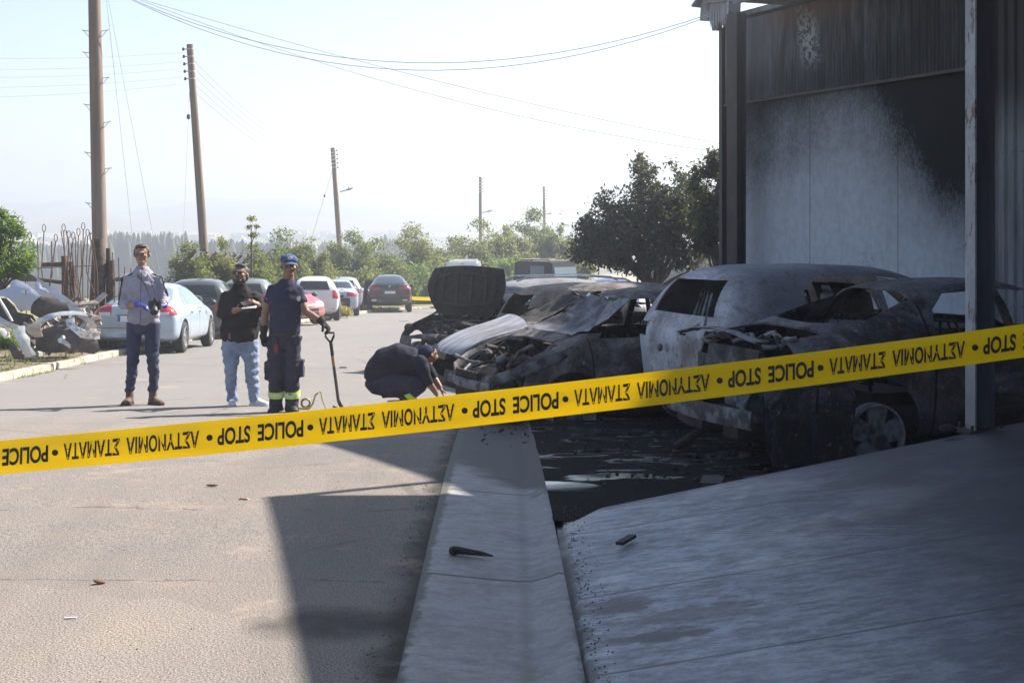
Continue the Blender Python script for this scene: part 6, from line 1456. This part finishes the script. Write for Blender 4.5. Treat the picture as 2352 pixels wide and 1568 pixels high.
panel('dark crushed floor pan at the bottom of the heap', 'floor_pan', [(-60,560),(100,560),(260,680),(320,780),(520,830),(560,960),(300,1010),(100,980),(-60,820)], 25.8, M_cdark, .3, (.1,.0), seed=14, rough=.08)
panel('rust brown crushed door shell in the middle of the heap', 'door_shell', [(600,1100),(900,1000),(1200,1050),(1300,1200),(1250,1400),(900,1450),(560,1420)], 25.2, M_cdark, .3, (.0,.1), seed=15, rough=.12)
o = MB().tube([cp_-Wp(*cpx(100,760),24.4) for cp_ in (Wp(*cpx(-20,560),24.4), Wp(*cpx(100,760),24.4), Wp(*cpx(200,935),24.4))], [.022,.026,.02], 8).build('steel_bar', M_cwhite, smooth=50); o.location = Wp(*cpx(100,760),24.4); tag(o, 'straight white bar leaning across the left of the heap', 'bar')
t0 = thing('grille_strip', 'black slatted plastic strip lying on the dirt before the heap', 'grille', tuple(gpt(128,826)+Vector((0,0,.12))))
b = MB(); b.box((0,0,.03), (1.4,.03,.02)); b.box((0,0,.11), (1.4,.03,.02))
for k in range(26): b.box((-.66+k*.053,0,.07), (.014,.02,.07))
b.build('slats', M_blk, t0)
hc = MB(); rnd = random.Random(77)
for i in range(90):
    p = Wp(rnd.uniform(60,222), rnd.uniform(690,800), rnd.uniform(25.2,26.6)); 
    if p.z < g(p.y)+.1: p.z = g(p.y)+.15
    hc.box(p, (rnd.uniform(.05,.5), rnd.uniform(.02,.2), rnd.uniform(.02,.16)), Euler((rnd.uniform(-1,1), rnd.uniform(-1,1), rnd.uniform(-1,1))).to_matrix(), taper=rnd.uniform(.5,1))
tag(hc.build('scrap_litter', simple('scrap_mix', (.16,.13,.115), .7, .2, (.45,.44,.42), 1.3, lo=.5, hi=.6)), 'small crushed metal scraps packed between the panels', 'scrap', kind='stuff')

# ------------------------------------------------------------------ vehicles and sheds beyond the burnt cars
VY = 76
vn = thing('delivery_van', 'white panel van with only its roof showing above the raised bonnet', 'van', (-2.65, VY+2.4, g(VY)), R(90), None)
b = MB(); b.box((0,0,1.15), (5.0,1.98,1.7)); b.box((0,0,2.15), (4.9,1.84,.5), taper=.93); b.build('body', P_white, vn, bevel=.12, smooth=40)
b = MB(); b.box((-2.49,-.45,1.55),(.02,.7,.5)); b.box((-2.49,.45,1.55),(.02,.7,.5)); b.build('rear_window', M_glass, vn); b = MB(); b.box((-2.46,0,2.27),(.03,.18,.04)); b.build('brake_light', M_tail, vn)
for s in (-1,1):
    MB().box((-2.5,s*.9,1.0),(.03,.12,.5)).build('tail_light', M_tail, vn)
    for x in (-1.6,1.6): wheel(vn, x, s*.98, .34, M_rim)
jY = 60
jp = thing('jeep', 'grey jeep with a dark canvas top and tube frame on its roof', 'car', (1.75, jY, g(jY)), R(-48), None)
M_jb = paint('grey_green_jeep_paint', (.13,.15,.15), .4, .1, .3)
b = MB(); b.box((-.6,0,.95), (2.6,1.6,.75)); b.box((1.35,0,.95), (1.3,1.45,.55)); b.build('body', M_jb, jp, bevel=.05, smooth=40)
b = MB(); b.box((-.55,0,1.78), (2.5,1.5,.9), taper=.9); b.build('canvas_top', simple('dark_canvas', (.03,.04,.045), .8), jp, bevel=.06, smooth=40)
b = MB(); b.box((.74,0,1.72), (.03,1.26,.58), Euler((0,R(-10),0)).to_matrix()); b.build('windscreen', M_glasspale, jp)
for s in (-1,1): MB().box((-.2,s*.745,1.80), (.85,.03,.5)).build('window', M_glasspale, jp)
b = MB()
for x in (-1.6,-.6,.5): b.tube([(x,-.74,1.2),(x,-.72,2.3),(x,.72,2.3),(x,.74,1.2)], .022, 6)
for s in (-1,1): b.tube([(-1.6,s*.72,2.3),(.5,s*.72,2.3)], .022, 6)
b.build('tube_frame', M_blk, jp)
for s in (-1,1):
    for x in (-1.2,1.3): wheel(jp, x, s*.78, .36, M_rim)
    MB().lathe([(0,0),(.09,0),(.1,-.03)], 14, 'x', (2.01, s*.5, 1.0)).build('headlight', M_clear, jp)
intact_car('parked_car', 'dark blue car under the dark tree, right of the jeep', 'car', HAT, paint('dark_blue_paint', (.05,.09,.20), .3, .2, .2), 3.6, 50, R(-80), 2, group='cars beyond the yard', plate=None)
intact_car('parked_car', 'white car glimpsed under the dark tree', 'car', SED, P_white, 5.3, 56, R(10), 2, group='cars beyond the yard', plate=None)
sd = thing('shed', 'small pale block and corrugated shed under the dark tree', 'shed', (8.1, 62, g(62)))
b = MB(); b.box((0,0,1.3), (4.2,3,2.7)); b.build('wall', simple('cream_render', (.42,.38,.33), .9, 0, (.30,.26,.22), 2), sd)
b = MB(); corrug(b, -2.1, -.4, 0, 2.6, -1.53, .12, .03, zs=[0, 2.6]); b.build('corrugated_sheet', M_galv, sd, fixn=False); b = MB(); b.box((0,0,2.72), (4.5,3.3,.12)); b.build('roof', M_roof, sd)
b = MB(); b.box((1.0,-1.51,1.0), (.9,.04,2.0)); b.build('door', M_rustd, sd)
wt = thing('water_tank', 'grey metal tank on the ground right of the dark tree trunk', 'tank', (5.2, 36.2, g(36)))
b = MB(); b.box((-.1,0,1.0), (.9,.8,.9)); b.box((-.1,0,.3), (.95,.85,.6)); b.build('tank_body', M_ashm, wt, bevel=.04); b = MB(); b.box((.35,0,1.52), (1.0,.7,.05), Euler((0,R(-8),0)).to_matrix()); b.build('lid', M_ashm, wt)

# ------------------------------------------------------------------ police tape
def tape_belly(s, v): return .0035*(1-v*v)+.0014*math.sin(v*2.2+s*9)+.003*mnoise.noise(Vector((s*45, v*1.2, 2)))+.0006*mnoise.noise(Vector((s*110, v*.8, 7)))
def tape(label, path, width, m, textmat=None, period=.573, group=None, roll=0):
    """path: function s in 0..1 -> centre; built as a thin sheet with a slight belly"""
    root = thing('barrier_tape', label, 'barrier tape', path(0), 0, group); o = path(0); N = 300; rows = []
    for i in range(N+1):
        s = i/N; p = path(s)-o; t_ = (path(min(1,s+.002))-path(max(0,s-.002))).normalized(); up_ = (Vector((0,0,1))-t_*t_.z).normalized(); nn = t_.cross(up_)
        row = []
        for j in range(11):
            v = -1+2*j/10; row.append(p+up_*(v*width/2)+nn*tape_belly(s, v))
        rows.append(row)
    me = evaluated(strip_mesh(rows).mesh('t'), [('SOLIDIFY', dict(thickness=.0006, offset=0))]); mobj('film', me, m, root, 60); return root
t = NT('yellow_film'); n = t.noise(3.5, 4, .6, t.coord('Object', (1, 1, 6))); y1 = t.mix(t.step(n, .3, .7), (.86,.66,.02), (.80,.58,.015))
bs = t.bsdf(y1, .32, 0, t.bump(t.noise(5, 3, .5, t.coord('Object', (.6, 1, 7))), .25, .01), .5); tl = t.n('BsdfTranslucent'); t.put(tl.inputs[0], (.98,.80,.03)); mx = t.n('MixShader'); mx.inputs[0].default_value = .5
t.t.links.new(bs, mx.inputs[1]); t.t.links.new(tl.outputs[0], mx.inputs[2]); M_tape = t.done(mx.outputs[0]); M_ink = simple('black_ink', (.022,.020,.018), .5)
TY = 3.2
def centre(px):
    px = min(2900, max(-600, px)); return 1050+(782-1050)*(px/2352)+14*4*(px/2352)*(1-px/2352)
def tpath(s): px = -2000+6400*s; return Wp(px, centre(px), TY)
tp = tape('yellow police tape stretched across the whole view with upside down black lettering', tpath, 75*TY/FPX*1.02, M_tape)
o0 = tpath(0)
def lay(me, px_c, scale_to=None, name='lettering'):
    """turn a text mesh upside down and lay it on the tape, centred at a pixel column"""
    V = np.array([v.co[:] for v in me.vertices]); w = (V[:,0].max()+V[:,0].min())/2; h = (V[:,1].max()+V[:,1].min())/2
    k = TY/FPX; cap = 39*k; s_ = cap/(V[:,1].max()-V[:,1].min()) if scale_to is None else None
    wid = (V[:,0].max()-V[:,0].min())
    for v in me.vertices:
        x, y, z = v.co; x = -(x-w)*(scale_to*k/wid); y = -(y-h)*(cap/(V[:,1].max()-V[:,1].min()))
        px = px_c+x/k; c = Wp(px, centre(px), TY); up_ = Vector((0,0,1)); v.co = c-o0+Vector((0, -tape_belly((px+2000)/6400, y/(75*TY/FPX*.51))-.0034-(z > 0)*.0004, 0))+up_*y
    return mobj(name, me, M_ink, tp)
def shear_fix(me): return me
for k in range(-4, 8):
    d0 = 128+585.3*k          # dot before the Greek words
    for nm, wd_, c0, txt in (('lettering', 132, 88+585.3*k+124-.0, 'ΣΤΑΜΑΤΑ'),): pass
    for txt, off, wpx in (('•', 0, None), ('ΣΤΑΜΑΤΑ', 84, 128), ('ΑΣΤΥΝΟΜΙΑ', 247, 167), ('•', 354, None), ('STOP', 410, 75), ('POLICE', 517, 105)):
        pxc = d0+off
        if pxc < -1900 or pxc > 4300: continue
        if txt == '•':
            b = MB(); c = Wp(pxc, centre(pxc), TY)-o0; q_ = -tape_belly((pxc+2000)/6400, 0); b.lathe([(.0, q_-.0030), (7*TY/FPX, q_-.0028), (7*TY/FPX, q_-.0006)], 20, 'y', c); b.build('lettering_dot', M_ink, tp); continue
        lay(text_mesh(txt, .1, .0030, .0003), pxc, wpx)
# far tape at the bend
def fpath(s): return Wp(938,684,66.5).lerp(Wp(1120,672,58), s)-Vector((0,0,.25*4*s*(1-s)*.5))
tape('yellow tape stretched low over the dry grass right of the black suv', fpath, .16, M_tape)

# ------------------------------------------------------------------ small things on the ground
def drop(name, label, cat, px, py, build, m, rz=0, group=None, lift=0, Yfix=None):
    p = gpt(px, py) if Yfix is None else Vector(((px-1176)/FPX*Yfix[0], Yfix[0], Yfix[1])); b = MB(); build(b); o = b.build(name, m, smooth=50); o.location = p+Vector((0,0,lift)); o.rotation_euler = (0,0,rz); return tag(o, label, cat, group)
def rag(b): b.tube([(-.10,0,.02),(-.07,.01,.026),(0,0,.020),(.06,0,.014),(.12,-.01,.006)], [(.02,.012),(.030,.02),(.024,.015),(.016,.012),(.004,.004)], 9, ref=(0,1,0)); b.ell((-.085,0,.024), (.028,.03,.024))
drop('charred_scrap', 'charred black shred lying on the concrete gutter', 'debris', 1080, 1276, rag, M_soot, R(-8))
drop('wood_chip', 'dark splinter lying on the driveway slab', 'debris', 1438, 1246, lambda b: b.box((0,0,.008), (.04,.20,.016)), M_rustd, R(-25), Yfix=(7.35, .075+.0))
drop('dry_leaf', 'brown curled leaf on the sunlit asphalt near the left', 'leaf', 229, 1340, lambda b: (b.ell((0,0,.012), (.030,.018,.010), Euler((.3,.2,.5)).to_matrix())), simple('dead_leaf', (.16,.09,.06), .9))
drop('dry_leaf', 'small brown leaf on the asphalt under the tape', 'leaf', 487, 1117, lambda b: (b.ell((0,0,.01), (.04,.012,.008))), simple('dead_leaf2', (.17,.10,.06), .9))
drop('paper_scrap', 'thin pale paper strip on the asphalt at lower left', 'litter', 162, 1420, lambda b: b.box((0,0,.004), (.05,.012,.004)), M_plate, .1)
drop('plastic_scrap', 'small pink plastic scrap on the sunlit asphalt', 'litter', 560, 1147, lambda b: b.box((0,0,.006), (.07,.02,.01), taper=.6), simple('pink_plastic', (.45,.22,.19), .5), -.2)
drop('paper_scrap', 'white paper scrap on the road right of the black suv', 'litter', 928, 737, lambda b: b.box((0,0,.02), (.42,.10,.03), taper=.7), M_plate, .1)
drop('stone', 'dark stone on the far road before the raised bonnet', 'stone', 931, 778, lambda b: b.ell((0,0,.05), (.12,.08,.06), nu=8, nv=6), M_rustd)
drop('charred_scrap', 'flat dark scrap on the road right of the spade shaft', 'debris', 788, 845, lambda b: b.box((0,0,.012), (.14,.07,.02), taper=.6), M_rustd, .2)
drop('roof_tile_scrap', 'flat slate like plate lying in the ash before the nearest burnt car', 'debris', 1636, 1085, lambda b: b.box((0,0,.02), (.14,.30,.018)), M_rustd, R(-12), Yfix=(9.25, .03))
drop('shoe', 'charred lump on the driveway edge left of the steel column', 'debris', 2175, 990, lambda b: (b.ell((0,0,.025), (.05,.04,.03)), b.ell((.04,.01,.02), (.03,.03,.02))), M_soot, 0, Yfix=(9.25, .36)).name = 'charred_lump'
def coil(b):
    for q in range(3): b.tube([(.0+.05*math.cos(a), .012*q-.02, .055+.05*math.sin(a)) for a in [k*2*math.pi/14 for k in range(15)]], .012, 6)
drop('tape_roll', 'brass coloured roll standing on the asphalt by the officer boots', 'roll', 702, 936, coil, simple('brass_tape', (.22,.16,.06), .5), .2)
def strapb(b):
    b.tube([(-.10,0,.01),(-.06,0,.06),(-.03,0,.16),(.0,0,.19)], [(.010,.006)]*4, 6); b.tube([(.03,.01,.20),(.05,0,.11),(.08,0,.03),(.10,0,.01)], [(.006,.004)]*4, 6); b.tube([(.0,0,.19),(.03,.01,.20)], .006, 6); b.tube([(-.22,0,.012),(-.10,0,.012)], [(.012,.012)]*2, 6)
drop('yellow_strap', 'bent yellow strap standing on the asphalt between officer and spade', 'strap', 730, 940, strapb, simple('yellow_strap', (.60,.42,.10), .6))
b = MB(); rnd = random.Random(21)
for i in range(1500):
    u = rnd.random()
    if u < .62: X_, Y_ = rnd.uniform(.5, 4.5), rnd.uniform(9.2, 12.2); z_ = g(Y_)+.01
    else: X_, Y_ = rnd.uniform(-.3, 3.5), rnd.uniform(11.5, 17); z_ = g(Y_)+.01
    if Y_ < apedge(X_)+.12: continue
    s_ = .006+.026*rnd.random()**3; b.box((X_, Y_, z_+s_*.2), (s_*rnd.uniform(.6,3), s_, s_*rnd.uniform(.2,.7)), Euler((rnd.uniform(-.5,.5), rnd.uniform(-.5,.5), rnd.random()*3)).to_matrix(), taper=rnd.uniform(.4,1))
tag(b.build('ash_debris', simple('ash_bits', (.014,.013,.013), .8, .1, (.06,.06,.062), 3, .5, 40, lo=.56, hi=.66)), 'burnt fragments and ash strewn over the yard', 'debris', kind='stuff')
b = MB()
for i in range(520):
    X_, Y_ = rnd.uniform(-5.5, -.4), 5+rnd.random()**1.5*14; e = rnd.random() < .35
    if e: X_ = -.47+rnd.uniform(-.12,.02); Y_ = rnd.uniform(5, 12)
    if X_ < kerbX(Y_)+.2: continue
    s_ = rnd.uniform(.002,.006)*(1.5 if e else 1); b.box((X_, Y_, g(Y_)+s_*.3), (s_*rnd.uniform(.8,1.8), s_, s_*.8), Euler((0,0,rnd.random()*3)).to_matrix(), taper=.6)
for i in range(260):
    X_ = .30+abs(rnd.gauss(0,.06)); Y_ = rnd.uniform(5, 8.6); s_ = rnd.uniform(.002,.007); b.box((X_, Y_, max(0, apz(X_))+s_*.3), (s_*1.4, s_, s_*.8), Euler((0,0,rnd.random()*3)).to_matrix(), taper=.6)
tag(b.build('gravel', simple('grit', (.17,.14,.12), .9, 0, (.05,.045,.04), 30)), 'loose grit on the asphalt and along the gutter', 'gravel', kind='stuff')
